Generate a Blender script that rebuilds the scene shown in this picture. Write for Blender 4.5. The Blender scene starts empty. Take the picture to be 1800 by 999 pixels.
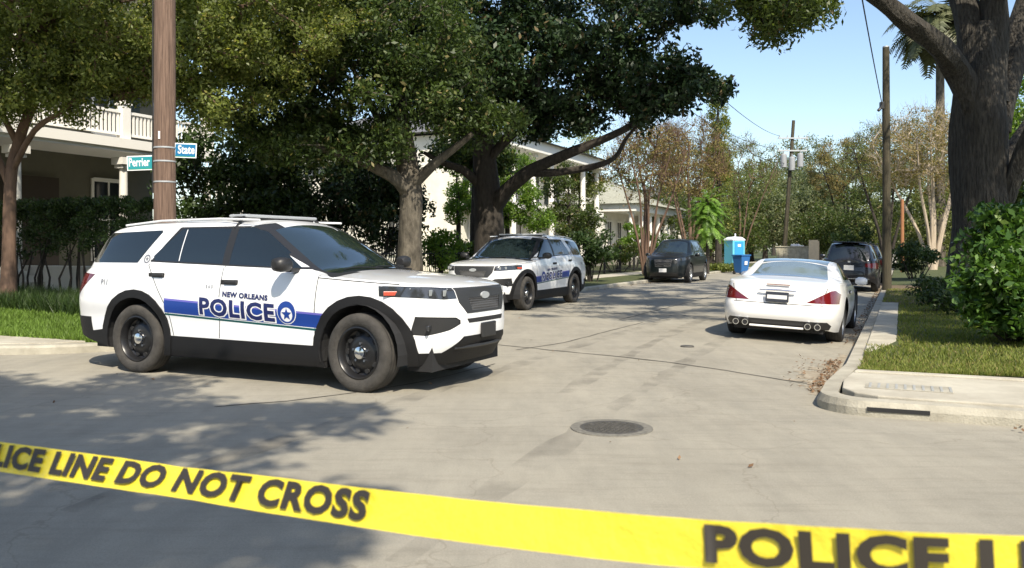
import bpy, bmesh, math, random
import numpy as np
from mathutils import Vector, Matrix
from mathutils.bvhtree import BVHTree

R = math.radians
S = bpy.context.scene
COL = S.collection
H, F = 1.38, 1500.0            # eye height, focal length in photo pixels
HZ = 438.0                     # horizon row in the photo

# ------------------------------------------------------------------ camera, sky, sun
cd = bpy.data.cameras.new('camera'); cam = bpy.data.objects.new('camera', cd); COL.objects.link(cam)
cam.location = (0, 0, H); cam.rotation_euler = (R(90), 0, 0)
cd.sensor_width = 36; cd.lens = 30.0; cd.shift_y = -(499.5-HZ)/1800; cd.clip_start = .05; cd.clip_end = 3000
cd.dof.use_dof = True; cd.dof.focus_distance = 13; cd.dof.aperture_fstop = 5.0
S.camera = cam
SUN_H = Vector((.27, -.96, 0)).normalized(); EL = R(47)
w = bpy.data.worlds.new('World'); S.world = w; w.use_nodes = True
nt = w.node_tree; bg = nt.nodes['Background']
sky = nt.nodes.new('ShaderNodeTexSky'); sky.sky_type = 'NISHITA'; sky.sun_disc = False
sky.sun_elevation = EL; sky.sun_rotation = math.atan2(SUN_H.x, SUN_H.y)
sky.air_density = 1.0; sky.dust_density = 1.0; sky.ozone_density = 1.0
nt.links.new(sky.outputs[0], bg.inputs[0]); bg.inputs[1].default_value = .15
sl = bpy.data.lights.new('sun', 'SUN'); so = bpy.data.objects.new('sun', sl); COL.objects.link(so)
sl.energy = 5.0; sl.angle = R(.55); sl.color = (1, .91, .76)
sdir = Vector((SUN_H.x*math.cos(EL), SUN_H.y*math.cos(EL), math.sin(EL)))
so.rotation_euler = sdir.to_track_quat('Z', 'Y').to_euler(); so.location = (5, -20, 30)
S.view_settings.view_transform = 'Standard'; S.view_settings.look = 'None'
S.view_settings.gamma = 1; S.view_settings.exposure = .50
S.cycles.max_bounces = 6; S.cycles.diffuse_bounces = 2; S.cycles.glossy_bounces = 3; S.cycles.transparent_max_bounces = 6

# ------------------------------------------------------------------ frames of reference
TH = R(24.5); SX, SY = math.sin(TH), math.cos(TH)       # street direction s, right-hand normal n
def W(n, s, z=0.0): return Vector((n*SY+s*SX, -n*SX+s*SY, z))
def P(x, y, Z): return Vector(((x-900)*Z/F, Z, H+(HZ-y)*Z/F))
KL, KR, KC = -9.45, -.6, 8.0                             # left kerb, right kerb, cross street kerb
STREET_ROT = math.atan2(SY, SX)

# ------------------------------------------------------------------ materials
MATS = {}
def nodes(m): return m.node_tree.nodes, m.node_tree.links
def mat(name, col, rough=.6, metal=0, spec=.5, coat=0, noise=0, nscale=8, bump=0, bscale=30, emis=None, stretch=None, col2=None, ndet=6):
    m = bpy.data.materials.new(name); m.use_nodes = True; N, L = nodes(m)
    b = N['Principled BSDF']; c = (*col, 1)
    b.inputs['Base Color'].default_value = c; b.inputs['Roughness'].default_value = rough
    b.inputs['Metallic'].default_value = metal; b.inputs['Specular IOR Level'].default_value = spec
    b.inputs['Coat Weight'].default_value = coat; b.inputs['Coat Roughness'].default_value = .04
    tc = N.new('ShaderNodeTexCoord'); src = tc.outputs['Object']
    if stretch:
        mp = N.new('ShaderNodeMapping'); mp.inputs['Scale'].default_value = stretch
        L.new(src, mp.inputs[0]); src = mp.outputs[0]
    if noise or col2:
        t = N.new('ShaderNodeTexNoise'); t.inputs['Scale'].default_value = nscale; t.inputs['Detail'].default_value = ndet
        t.inputs['Roughness'].default_value = .65
        L.new(src, t.inputs['Vector'])
        r = N.new('ShaderNodeValToRGB'); r.color_ramp.elements[0].position = .32; r.color_ramp.elements[1].position = .68
        c2 = col2 or tuple(min(1, k*(1+noise)) for k in col)
        c1 = col if col2 else tuple(k*(1-noise) for k in col)
        r.color_ramp.elements[0].color = (*c1, 1); r.color_ramp.elements[1].color = (*c2, 1)
        L.new(t.outputs[0], r.inputs[0]); L.new(r.outputs[0], b.inputs['Base Color'])
    if bump:
        t2 = N.new('ShaderNodeTexNoise'); t2.inputs['Scale'].default_value = bscale; t2.inputs['Detail'].default_value = 5
        L.new(src, t2.inputs['Vector'])
        bp = N.new('ShaderNodeBump'); bp.inputs['Strength'].default_value = bump; bp.inputs['Distance'].default_value = .02
        L.new(t2.outputs[0], bp.inputs['Height']); L.new(bp.outputs[0], b.inputs['Normal'])
    if emis:
        b.inputs['Emission Color'].default_value = (*emis[:3], 1); b.inputs['Emission Strength'].default_value = emis[3]
    MATS[name] = m
    return m

def leafmat(name, dark, light, third=None, trans=.35, rough=.45, spec=.35, patch=.5):
    m = bpy.data.materials.new(name); m.use_nodes = True; N, L = nodes(m)
    b = N['Principled BSDF']; out = N['Material Output']
    at = N.new('ShaderNodeAttribute'); at.attribute_name = 'rnd'
    r = N.new('ShaderNodeValToRGB'); e = r.color_ramp.elements
    e[0].position = .1; e[1].position = .85
    e[0].color = (*dark, 1); e[1].color = (*light, 1)
    if third:
        q = e.new(.97); q.color = (*third, 1)
    L.new(at.outputs['Fac'], r.inputs[0])
    b.inputs['Roughness'].default_value = rough; b.inputs['Specular IOR Level'].default_value = spec
    L.new(r.outputs[0], b.inputs['Base Color'])
    tr = N.new('ShaderNodeBsdfTranslucent')
    mx = N.new('ShaderNodeMix'); mx.data_type = 'RGBA'; mx.blend_type = 'MULTIPLY'; mx.inputs[0].default_value = 1
    mx.inputs[7].default_value = (1.6, 1.7, .7, 1); L.new(r.outputs[0], mx.inputs[6]); L.new(mx.outputs[2], tr.inputs[0])
    ms = N.new('ShaderNodeMixShader'); ms.inputs[0].default_value = trans
    L.new(b.outputs[0], ms.inputs[1]); L.new(tr.outputs[0], ms.inputs[2]); L.new(ms.outputs[0], out.inputs[0])
    MATS[name] = m
    return m

M = MATS
mat('paint_white', (.8, .81, .82), .30, coat=1, noise=.03, nscale=3)
mat('paint_white_far', (.8, .8, .8), .3, coat=.5)
mat('paint_pearl', (.82, .81, .79), .3, coat=.8)
mat('paint_dark_green', (.006, .009, .010), .3, coat=.3)
mat('paint_charcoal', (.02, .021, .026), .25, metal=.3, coat=.6)
mat('gap', (.015, .015, .016), .8)
mat('cladding', (.010, .010, .011), .6, spec=.3, bump=.15, bscale=200)
mat('bezel', (.030, .031, .033), .5, spec=.4)
mat('tinted_glass', (.008, .012, .012), .03, spec=.8, coat=.6)
mat('windscreen', (.016, .026, .028), .02, spec=1.0, coat=1)
mat('roof_glass', (.16, .21, .23), .06, spec=1.0, coat=1)  # pale tone stands in for sky reflected in the glass
mat('tyre', (.032, .031, .03), .85, noise=.3, nscale=14, bump=.3, bscale=120)
mat('tyre_dusty', (.052, .048, .043), .9, noise=.35, nscale=9, bump=.4, bscale=90)
mat('rim_black', (.012, .012, .013), .35)
mat('alloy', (.45, .46, .47), .3, metal=.9)
mat('chrome', (.75, .76, .78), .12, metal=1)
mat('lamp_clear', (.30, .32, .33), .08, spec=.8, coat=1)
mat('lamp_dark', (.03, .032, .035), .08, coat=1)
mat('lamp_amber', (.45, .06, .03), .15, coat=1)
mat('lamp_red', (.13, .008, .010), .12, coat=1)
mat('decal_blue', (.012, .05, .27), .35)
mat('decal_violet', (.14, .13, .48), .35)
mat('decal_navy', (.012, .02, .10), .4)
mat('decal_white', (.8, .8, .82), .4)
mat('decal_grey', (.16, .17, .20), .5)
mat('decal_teal', (.0, .07, .075), .4)
mat('plastic_black', (.02, .02, .021), .45)
mat('plate_white', (.7, .7, .7), .5)
mat('plate_dark', (.03, .035, .05), .5)

def grille_mat():
    m = mat('grille_mesh', (.02, .02, .021), .45); N, L = nodes(m); b = N['Principled BSDF']
    tc = N.new('ShaderNodeTexCoord'); v = N.new('ShaderNodeTexVoronoi'); v.inputs['Scale'].default_value = 42; v.inputs['Randomness'].default_value = .05
    L.new(tc.outputs['Object'], v.inputs['Vector'])
    r = N.new('ShaderNodeValToRGB'); r.color_ramp.elements[0].position = .25; r.color_ramp.elements[1].position = .5
    r.color_ramp.elements[0].color = (.003, .003, .003, 1); r.color_ramp.elements[1].color = (.07, .07, .072, 1)
    L.new(v.outputs['Distance'], r.inputs[0]); L.new(r.outputs[0], b.inputs['Base Color'])
    bp = N.new('ShaderNodeBump'); bp.inputs['Distance'].default_value = .02; L.new(v.outputs['Distance'], bp.inputs['Height']); L.new(bp.outputs[0], b.inputs['Normal'])
grille_mat()

def road_mat():
    m = mat('road_concrete', (.3, .28, .24), .9); N, L = nodes(m); b = N['Principled BSDF']
    tc = N.new('ShaderNodeTexCoord')
    def no(sc, det=6, rough=.6, vec=None, stretch=None):
        t = N.new('ShaderNodeTexNoise'); t.inputs['Scale'].default_value = sc; t.inputs['Detail'].default_value = det; t.inputs['Roughness'].default_value = rough
        s = tc.outputs['Object']
        if stretch:
            mp = N.new('ShaderNodeMapping'); mp.inputs['Scale'].default_value = stretch; mp.inputs['Rotation'].default_value = (0, 0, R(24.5)); L.new(s, mp.inputs[0]); s = mp.outputs[0]
        L.new(s, t.inputs['Vector']); return t.outputs[0]
    def ramp(src, p0, c0, p1, c1):
        r = N.new('ShaderNodeValToRGB'); r.color_ramp.elements[0].position = p0; r.color_ramp.elements[1].position = p1
        r.color_ramp.elements[0].color = (*c0, 1); r.color_ramp.elements[1].color = (*c1, 1); L.new(src, r.inputs[0]); return r.outputs[0]
    def mul(a, c):
        x = N.new('ShaderNodeMix'); x.data_type = 'RGBA'; x.blend_type = 'MULTIPLY'; x.inputs[0].default_value = 1; L.new(a, x.inputs[6]); L.new(c, x.inputs[7]); return x.outputs[2]
    base = ramp(no(.35, 8, .7), .3, (.285, .265, .215), .7, (.375, .35, .285))
    c = mul(base, ramp(no(2.2, 8, .7, stretch=(1.6, .35, 1)), .3, (.86, .86, .86), .62, (1.04, 1.03, 1.02)))
    c = mul(c, ramp(no(90, 3, .8), .3, (.80, .80, .80), .7, (1.10, 1.10, 1.10)))
    c = mul(c, ramp(no(11, 10, .8), .62, (1, 1, 1), .75, (.80, .78, .75)))
    c = mul(c, ramp(no(.9, 9, .75), .28, (.84, .835, .83), .5, (1, 1, 1)))
    c = mul(c, ramp(no(3.5, 6, .7, stretch=(.35, 3.2, 1)), .36, (.90, .895, .89), .5, (1, 1, 1)))
    c = mul(c, ramp(no(260, 2, .9), .35, (.86, .86, .86), .65, (1.08, 1.08, 1.08)))
    # fine wandering cracks
    v = N.new('ShaderNodeTexVoronoi'); v.feature = 'DISTANCE_TO_EDGE'; v.inputs['Scale'].default_value = .42
    nz = N.new('ShaderNodeTexNoise'); nz.inputs['Scale'].default_value = 1.6; nz.inputs['Detail'].default_value = 6; L.new(tc.outputs['Object'], nz.inputs['Vector'])
    ad = N.new('ShaderNodeMix'); ad.data_type = 'RGBA'; ad.blend_type = 'ADD'; ad.inputs[0].default_value = .9
    L.new(tc.outputs['Object'], ad.inputs[6]); L.new(nz.outputs['Color'], ad.inputs[7]); L.new(ad.outputs[2], v.inputs['Vector'])
    c = mul(c, ramp(v.outputs['Distance'], .001, (.82, .80, .78), .004, (1, 1, 1)))
    L.new(c, b.inputs['Base Color'])
    bp = N.new('ShaderNodeBump'); bp.inputs['Strength'].default_value = .5; bp.inputs['Distance'].default_value = .006
    L.new(no(140, 4, .8), bp.inputs['Height']); L.new(bp.outputs[0], b.inputs['Normal'])
road_mat()
mat('crack', (.075, .068, .058), .95, noise=.4, nscale=10)
mat('kerb_concrete', (.27, .25, .20), .9, col2=(.46, .43, .35), nscale=2.2, bump=.4, bscale=60)
mat('slab_concrete', (.33, .30, .24), .9, col2=(.50, .47, .385), nscale=1.6, bump=.3, bscale=80)
mat('soil', (.10, .075, .045), .95, col2=(.17, .12, .07), nscale=9, bump=.6, bscale=40)
mat('lawn_ground', (.045, .062, .018), .95, col2=(.085, .095, .03), nscale=3.5, bump=.8, bscale=60)
mat('far_ground', (.07, .08, .035), .95, col2=(.12, .11, .06), nscale=.6)
mat('iron_cover', (.085, .08, .07), .7, metal=.3, noise=.35, nscale=30)
mat('iron_ring', (.16, .15, .125), .8, noise=.3, nscale=20)
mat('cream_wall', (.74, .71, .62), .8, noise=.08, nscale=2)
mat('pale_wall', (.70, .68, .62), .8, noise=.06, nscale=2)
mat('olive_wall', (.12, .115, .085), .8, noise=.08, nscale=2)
mat('white_trim', (.80, .78, .72), .6)
mat('window_glass', (.02, .024, .028), .06)
mat('shutter', (.03, .045, .04), .6)
mat('door_dark', (.04, .028, .02), .5)
mat('slate_roof', (.14, .14, .145), .8, noise=.25, nscale=6)
mat('olive_roof', (.30, .30, .24), .8, noise=.2, nscale=6)
mat('iron_fence', (.014, .014, .014), .6)
mat('pole_wood', (.085, .052, .036), .9, col2=(.25, .165, .12), nscale=6, stretch=(9, 9, .3), bump=.9, bscale=14)
mat('pole_dark', (.035, .030, .020), .9, col2=(.085, .072, .042), nscale=5, stretch=(6, 6, .4), bump=.8, bscale=12)
mat('post_orange', (.30, .13, .055), .8, noise=.2, nscale=6, stretch=(5, 5, .5))
mat('steel_grey', (.42, .44, .45), .5, metal=.3)
mat('transformer_grey', (.26, .27, .28), .6)
mat('sign_teal', (.015, .24, .27), .4)
mat('sign_blue', (.012, .15, .32), .4)
mat('sign_green', (.02, .28, .16), .4)
mat('sign_white', (.8, .82, .82), .5)
mat('wire', (.02, .02, .02), .6)
mat('tape_yellow', (.82, .68, .045), .28, noise=.08, nscale=5, bump=.35, bscale=35)
M['tape_yellow'].node_tree.nodes['Principled BSDF'].inputs['Transmission Weight'].default_value = .15
mat('tape_ink', (.03, .025, .02), .5)
mat('toilet_blue', (.04, .30, .62), .45); mat('toilet_frame', (.13, .50, .66), .45); mat('toilet_white', (.74, .76, .80), .5)
mat('bin_blue', (.02, .12, .34), .5)
mat('dumpster_grey', (.42, .39, .30), .8, noise=.25, nscale=3)
mat('plywood', (.62, .50, .33), .8, noise=.1, nscale=4)
mat('bark_oak', (.018, .015, .012), .95, col2=(.085, .076, .062), nscale=4, stretch=(5, 5, .8), bump=1, bscale=5)
for n_ in M['bark_oak'].node_tree.nodes:
    if n_.type == 'BUMP': n_.inputs['Distance'].default_value = .12
mat('bark_grey', (.035, .030, .022), .95, col2=(.15, .13, .10), nscale=3.2, stretch=(2.5, 2.5, 1), bump=1, bscale=12)
mat('bark_dark', (.022, .018, .014), .95, col2=(.06, .05, .04), nscale=4, stretch=(3, 3, 1), bump=.8, bscale=12)
mat('bark_red', (.085, .052, .036), .85, col2=(.20, .125, .085), nscale=2.5, stretch=(3, 3, .6), bump=.4, bscale=10)
mat('bark_pale', (.30, .24, .17), .8, col2=(.46, .38, .29), nscale=2, stretch=(3, 3, .6), bump=.3, bscale=10)
leafmat('leaf_magnolia', (.010, .024, .010), (.040, .072, .024), (.13, .095, .045), trans=.15, rough=.45, spec=.35)
leafmat('leaf_yellowgreen', (.05, .07, .018), (.23, .265, .075), (.38, .34, .10), trans=.45)
leafmat('leaf_dusky', (.016, .032, .008), (.080, .120, .028), (.22, .19, .08), trans=.3, rough=.5)
leafmat('leaf_oak', (.028, .048, .012), (.10, .135, .03), (.16, .12, .05), trans=.35)
leafmat('leaf_bright', (.06, .12, .016), (.17, .27, .04), (.24, .30, .07), trans=.4)
leafmat('leaf_hedge', (.014, .032, .009), (.05, .085, .02), trans=.2)
leafmat('leaf_brown', (.10, .085, .03), (.29, .235, .10), (.36, .22, .10), trans=.3, rough=.8, spec=.1)
leafmat('leaf_olive', (.06, .08, .022), (.19, .22, .065), (.22, .18, .09), trans=.3)
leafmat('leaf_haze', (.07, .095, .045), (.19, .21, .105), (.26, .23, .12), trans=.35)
leafmat('leaf_shrub', (.02, .06, .012), (.10, .19, .035), (.24, .32, .09), trans=.3, rough=.35, spec=.5)
leafmat('leaf_fern', (.07, .14, .02), (.20, .34, .06), (.30, .38, .10), trans=.4)
leafmat('grass', (.09, .12, .02), (.23, .26, .055), (.26, .21, .09), trans=.3, rough=.7)
leafmat('grass_left', (.08, .13, .02), (.17, .27, .045), trans=.35, rough=.6)
leafmat('leaf_palm', (.05, .06, .025), (.13, .14, .07), (.20, .16, .10), trans=.2)
leafmat('litter', (.10, .055, .03), (.26, .16, .09), trans=.1, rough=.9)

# ------------------------------------------------------------------ tagging
def thing(name, label, cat, loc=(0, 0, 0), rotz=0, group=None):
    o = bpy.data.objects.new(name, None); COL.objects.link(o); o.empty_display_size = .2
    o.location = loc; o.rotation_euler = (0, 0, rotz); o['label'] = label; o['category'] = cat
    if group: o['group'] = group
    return o
def tag(o, label, cat, group=None, kind=None):
    o['label'] = label; o['category'] = cat
    if group: o['group'] = group
    if kind: o['kind'] = kind
    return o
def struct(o): o['kind'] = 'structure'; return o
def copy_tree(o, parent=None):
    c = o.copy(); COL.objects.link(c); c.parent = parent
    for ch in list(o.children): copy_tree(ch, c)
    return c

# ------------------------------------------------------------------ mesh collecting
class MB:
    def __init__(s): s.v = []; s.f = []; s.m = []
    def add(s, vs, fs, mi=0):
        b = len(s.v); s.v += [tuple(p) for p in vs]; s.f += [tuple(i+b for i in f) for f in fs]; s.m += [mi]*len(fs); return s
    def box(s, c, d, mi=0, rz=0, rx=0, ry=0, taper=1):
        x, y, z = (k/2 for k in d); m = Matrix.Translation(c) @ Matrix.Rotation(rz, 4, 'Z') @ Matrix.Rotation(ry, 4, 'Y') @ Matrix.Rotation(rx, 4, 'X')
        vs = [m @ Vector((a*x*(taper if e > 0 else 1), b*y*(taper if e > 0 else 1), e*z)) for e in (-1, 1) for b in (-1, 1) for a in (-1, 1)]
        return s.add(vs, [(0, 2, 3, 1), (4, 5, 7, 6), (0, 1, 5, 4), (2, 6, 7, 3), (0, 4, 6, 2), (1, 3, 7, 5)], mi)
    def bx(s, x0, x1, y0, y1, z0, z1, mi=0): return s.box(((x0+x1)/2, (y0+y1)/2, (z0+z1)/2), (abs(x1-x0), abs(y1-y0), abs(z1-z0)), mi)
    def tube(s, pts, rad, n=8, mi=0, cap=True, wob=None):
        pts = [Vector(p) for p in pts]; rad = rad if hasattr(rad, '__len__') else [rad]*len(pts)
        vs = []; fs = []; up = Vector((0, 0, 1)); prev = None
        for i, p in enumerate(pts):
            d = (pts[min(i+1, len(pts)-1)]-pts[max(i-1, 0)]).normalized()
            if prev is None: u = d.orthogonal().normalized()
            else: u = (prev-d*prev.dot(d)).normalized()
            prev = u; v = d.cross(u)
            for k in range(n):
                a = 2*math.pi*k/n; r = rad[i]*(wob(a, i) if wob else 1)
                vs.append(p+u*math.cos(a)*r+v*math.sin(a)*r)
        for i in range(len(pts)-1):
            for k in range(n):
                a = i*n+k; b = i*n+(k+1) % n; fs.append((a, b, b+n, a+n))
        if cap: fs.append(tuple(range(n-1, -1, -1))); fs.append(tuple((len(pts)-1)*n+k for k in range(n)))
        return s.add(vs, fs, mi)
    def lathe(s, prof, n=32, mi=0, axis='z', c=(0, 0, 0)):     # prof: (r, h)
        vs = []; fs = []
        for r, h in prof:
            for k in range(n):
                a = 2*math.pi*k/n; p = (r*math.cos(a), r*math.sin(a), h)
                if axis == 'y': p = (p[0], p[2], p[1])
                vs.append((p[0]+c[0], p[1]+c[1], p[2]+c[2]))
        for i in range(len(prof)-1):
            for k in range(n):
                a = i*n+k; b = i*n+(k+1) % n; fs.append((a, b, b+n, a+n))
        return s.add(vs, fs, mi)
    def prism(s, poly, z0, z1, mi=0):
        n = len(poly); vs = [(x, y, z0) for x, y in poly]+[(x, y, z1) for x, y in poly]
        fs = [tuple(range(n-1, -1, -1)), tuple(range(n, 2*n))]+[(k, (k+1) % n, (k+1) % n+n, k+n) for k in range(n)]
        return s.add(vs, fs, mi)
    def build(s, name, mats, parent=None, smooth=False, bevel=0):
        me = bpy.data.meshes.new(name); me.from_pydata(s.v, [], s.f)
        for k in (mats if isinstance(mats, (list, tuple)) else [mats]): me.materials.append(M[k] if isinstance(k, str) else k)
        me.polygons.foreach_set('material_index', s.m)
        bm = bmesh.new(); bm.from_mesh(me); bmesh.ops.recalc_face_normals(bm, faces=bm.faces); bm.to_mesh(me); bm.free()
        if smooth: me.polygons.foreach_set('use_smooth', [True]*len(me.polygons)); me.set_sharp_from_angle(angle=R(40))
        o = bpy.data.objects.new(name, me); COL.objects.link(o); o.parent = parent
        if bevel:
            md = o.modifiers.new('b', 'BEVEL'); md.width = bevel; md.segments = 2; md.limit_method = 'ANGLE'
        return o

def quads_mesh(name, V, rnd, matname, parent=None, nv=4, extra=None):
    """V: (n, nv, 3) array of separate polygons; rnd: (n,) value per polygon"""
    n = len(V); me = bpy.data.meshes.new(name)
    me.vertices.add(n*nv); me.vertices.foreach_set('co', V.astype(np.float32).ravel())
    me.loops.add(n*nv); me.loops.foreach_set('vertex_index', np.arange(n*nv, dtype=np.int32))
    me.polygons.add(n); me.polygons.foreach_set('loop_start', np.arange(0, n*nv, nv, dtype=np.int32))
    me.polygons.foreach_set('loop_total', np.full(n, nv, dtype=np.int32))
    me.update(calc_edges=True)
    a = me.attributes.new('rnd', 'FLOAT', 'POINT'); a.data.foreach_set('value', np.repeat(rnd, nv).astype(np.float32))
    me.materials.append(M[matname])
    o = bpy.data.objects.new(name, me); COL.objects.link(o); o.parent = parent
    return o

def leaves(rs, centres, per, crad, size, asp=.5, flat=.0, shift=None):
    """diamond leaves around clump centres"""
    n = len(centres)*per
    c = np.repeat(centres, per, 0)
    d = rs.normal(size=(n, 3)); d /= np.linalg.norm(d, axis=1)[:, None]
    rr = np.repeat(crad if hasattr(crad, '__len__') else np.full(len(centres), crad), per)*rs.random(n)**.45
    c = c+d*rr[:, None]*np.array([1, 1, .75])
    a = rs.normal(size=(n, 3)); a[:, 2] -= .35; a /= np.linalg.norm(a, axis=1)[:, None]
    up = rs.normal(size=(n, 3))*.7; up[:, 2] += flat
    b = np.cross(a, up); b /= (np.linalg.norm(b, axis=1)[:, None]+1e-9)
    s = (size*(.6+.8*rs.random(n)))[:, None]
    V = np.stack([c-a*s*.5, c+b*s*asp*.5-a*s*.05, c+a*s*.5, c-b*s*asp*.5-a*s*.05], 1)
    cl = np.repeat(rs.random(len(centres)), per)
    rnd = np.clip(.55*rs.random(n)+.35*cl+.05, 0, .93); pick = rs.random(n) < .03; rnd[pick] = 1
    return V, rnd

# ------------------------------------------------------------------ trees
def tree(name, label, cat, trunk, rad, blobs, leaf, lsize, per, crad, bark, seed, limbs=(), group=None, asp=.5,
         tip=.012, twig=.0, wobble=.0, leafpart='crown', sides=12, flat=.3, maxlimb=None):
    rs = np.random.RandomState(seed); rnd_ = random.Random(seed)
    base = Vector(trunk[0]); t = thing(name, label, cat, base, 0, group)
    loc = lambda p: Vector(p)-base
    # smooth trunk
    def smooth(pts, k=4):
        pts = [Vector(p) for p in pts]; o = []
        for i in range(len(pts)-1):
            p0 = pts[max(i-1, 0)]; p1 = pts[i]; p2 = pts[i+1]; p3 = pts[min(i+2, len(pts)-1)]
            for q in range(k):
                u = q/k; o.append(.5*((2*p1)+(p2-p0)*u+(2*p0-5*p1+4*p2-p3)*u*u+(3*p1-p0-3*p2+p3)*u**3))
        o.append(pts[-1]); return o
    tp = smooth([loc(p) for p in trunk]); tr = np.interp(np.linspace(0, 1, len(tp)), np.linspace(0, 1, len(rad)), rad)
    tr = list(tr); tr[0] *= 1.35
    if len(tr) > 1: tr[1] *= 1.12
    ph = [rnd_.random()*6.28 for _ in range(5)]
    wob = (lambda a, i: 1+wobble*(math.sin(3*a+ph[0]+i*.12)*.5+math.sin(5*a+ph[1]-i*.2)*.35+math.sin(9*a+ph[2]+i*.3)*.22+math.sin(2*a+i*.7+ph[3])*.3)) if wobble else None
    MB().tube(tp, tr, sides if not wobble else 28, wob=wob).build('trunk', bark, t, True)
    pos = [p for p in tp[len(tp)//3:]]; nodes_r = [tr[len(tp)//3+i] for i in range(len(pos))]; par = [-1]*len(pos)
    lim = MB()
    for L_ in limbs:                                   # explicit limbs: (points, r0, r1)
        lp = smooth([loc(p) for p in L_[0]], 3); rr = np.linspace(L_[1], L_[2], len(lp))
        lim.tube(lp, rr, 9, wob=(lambda a, i: 1+.1*math.sin(3*a+i*1.3)))
        for p, r_ in zip(lp[1:], rr[1:]): pos.append(p); nodes_r.append(r_); par.append(-1)
    cs = []
    for (c, rv, n) in blobs:
        c = loc(c); d = rs.normal(size=(n, 3)); d /= np.linalg.norm(d, axis=1)[:, None]
        q = (rs.random(n)**.5)
        q = .25+.75*q
        cs.append(np.array(c)+d*q[:, None]*np.array(rv))
    cs = np.concatenate(cs)
    root = np.array(tp[-1]); order = np.argsort(np.linalg.norm(cs-root, axis=1))
    nfix = len(pos); A = [np.array(p) for p in pos]; parent = [-1]*nfix; cnt = [0]*nfix
    for i in order:
        c = cs[i]; arr = np.array(A); dd = np.linalg.norm(arr-c, axis=1)+.25*np.maximum(0, arr[:, 2]-c[2]); k = int(np.argmin(dd))
        seg = dd[k]; ns = max(1, min(3, int(seg/.8)))
        pk = k; p0 = arr[k]
        for q in range(1, ns+1):
            u = q/ns; p = p0+(c-p0)*u; 
            if q < ns: p = p+rs.normal(size=3)*seg*.07+np.array([0, 0, seg*.05*math.sin(u*3.14)])
            A.append(p); parent.append(pk); pk = len(A)-1
    n = len(A); area = np.full(n, tip**2.2)
    for i in range(n-1, nfix-1, -1):
        if parent[i] >= nfix: area[parent[i]] += area[i]
    rr = area**(1/2.2)
    if maxlimb: rr = np.minimum(rr, maxlimb)
    for i in range(nfix, n):
        a = A[parent[i]]; b = A[i]; r0 = rr[parent[i]] if parent[i] >= nfix else min(rr[i]*1.15, nodes_r[parent[i]])
        lim.tube([a, b], [min(r0, rr[i]*1.5), rr[i]*.9], 6 if rr[i] > .03 else 4, cap=False)
    if twig:                                           # bare twigs fanning from clump ends
        for i in range(nfix, n):
            if rr[i] < tip*2.5:
                for _ in range(int(twig*1.5)):
                    d = rs.normal(size=3)*.6; d[2] = abs(d[2])+.5; d /= np.linalg.norm(d); l = crad*(.8+1.2*rs.random())
                    lim.tube([A[i], A[i]+d*l*.5+rs.normal(size=3)*.05*l, A[i]+d*l], [tip*.7, tip*.5, tip*.25], 3, cap=False)
    if lim.v: lim.build('branches', bark, t, True)
    if per:
        V, rn = leaves(rs, cs, per, crad*(.7+.6*rs.random(len(cs))), lsize, asp, flat)
        quads_mesh(leafpart, V, rn, leaf, t)
    return t

def bush(name, label, cat, base, blobs, leaf, lsize, per, crad, seed, stems=5, group=None, bark='bark_dark', asp=.5, flat=.3):
    rs = np.random.RandomState(seed); base = Vector(base); t = thing(name, label, cat, base, 0, group)
    cs = []
    for (c, rv, n) in blobs:
        c = Vector(c)-base; d = rs.normal(size=(n, 3)); d /= np.linalg.norm(d, axis=1)[:, None]
        cs.append(np.array(c)+d*(rs.random(n)**.33)[:, None]*np.array(rv))
    cs = np.concatenate(cs); cs[:, 2] = np.maximum(cs[:, 2], crad*.5)
    mb = MB()
    for k in range(stems*4):
        c = cs[rs.randint(len(cs))]; f = c*np.array([.35, .35, 0])
        mb.tube([f, (f+c)/2+rs.normal(size=3)*.06, c], [.025, .018, .008], 5, cap=False)
    mb.build('stems', bark, t, True)
    V, rn = leaves(rs, cs, per, crad, lsize, asp, flat)
    quads_mesh('foliage', V, rn, leaf, t)
    return t

# ------------------------------------------------------------------ ground, road, kerbs
def road_z(n, s):
    """slight crown: falls towards both kerbs of the street"""
    f = min(1, max(0, (s-6.5)/3.5))
    d = 0
    if n > -3.2: d = ((min(n, KR)+3.2)/2.6)**1.5*.10
    return -d*f
def lawn_z(n, s):
    return .098+.11*min(1, max(0, (n-KR-.5)/3)) if n > -5 else .12+.12*min(1, max(0, (-n-13.3)/4))

g = MB(); g.add([(-900, -300, -.2), (900, -300, -.2), (900, 1500, -.2), (-900, 1500, -.2)], [(0, 1, 2, 3)])
struct(g.build('ground', 'far_ground'))
tm = bpy.data.materials.new('tyre_mark'); tm.use_nodes = True
N, L = nodes(tm); tb_ = N['Principled BSDF']; tb_.inputs['Base Color'].default_value = (.06, .055, .05, 1); tb_.inputs['Roughness'].default_value = .95
tc_ = N.new('ShaderNodeTexCoord'); tn = N.new('ShaderNodeTexNoise'); tn.inputs['Scale'].default_value = 2.2; tn.inputs['Detail'].default_value = 8; L.new(tc_.outputs['Object'], tn.inputs['Vector'])
tr_ = N.new('ShaderNodeMapRange'); tr_.inputs[1].default_value = .42; tr_.inputs[2].default_value = .75; tr_.inputs[3].default_value = 0; tr_.inputs[4].default_value = .28
L.new(tn.outputs[0], tr_.inputs[0]); L.new(tr_.outputs[0], tb_.inputs['Alpha'])
rd = MB()
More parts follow.
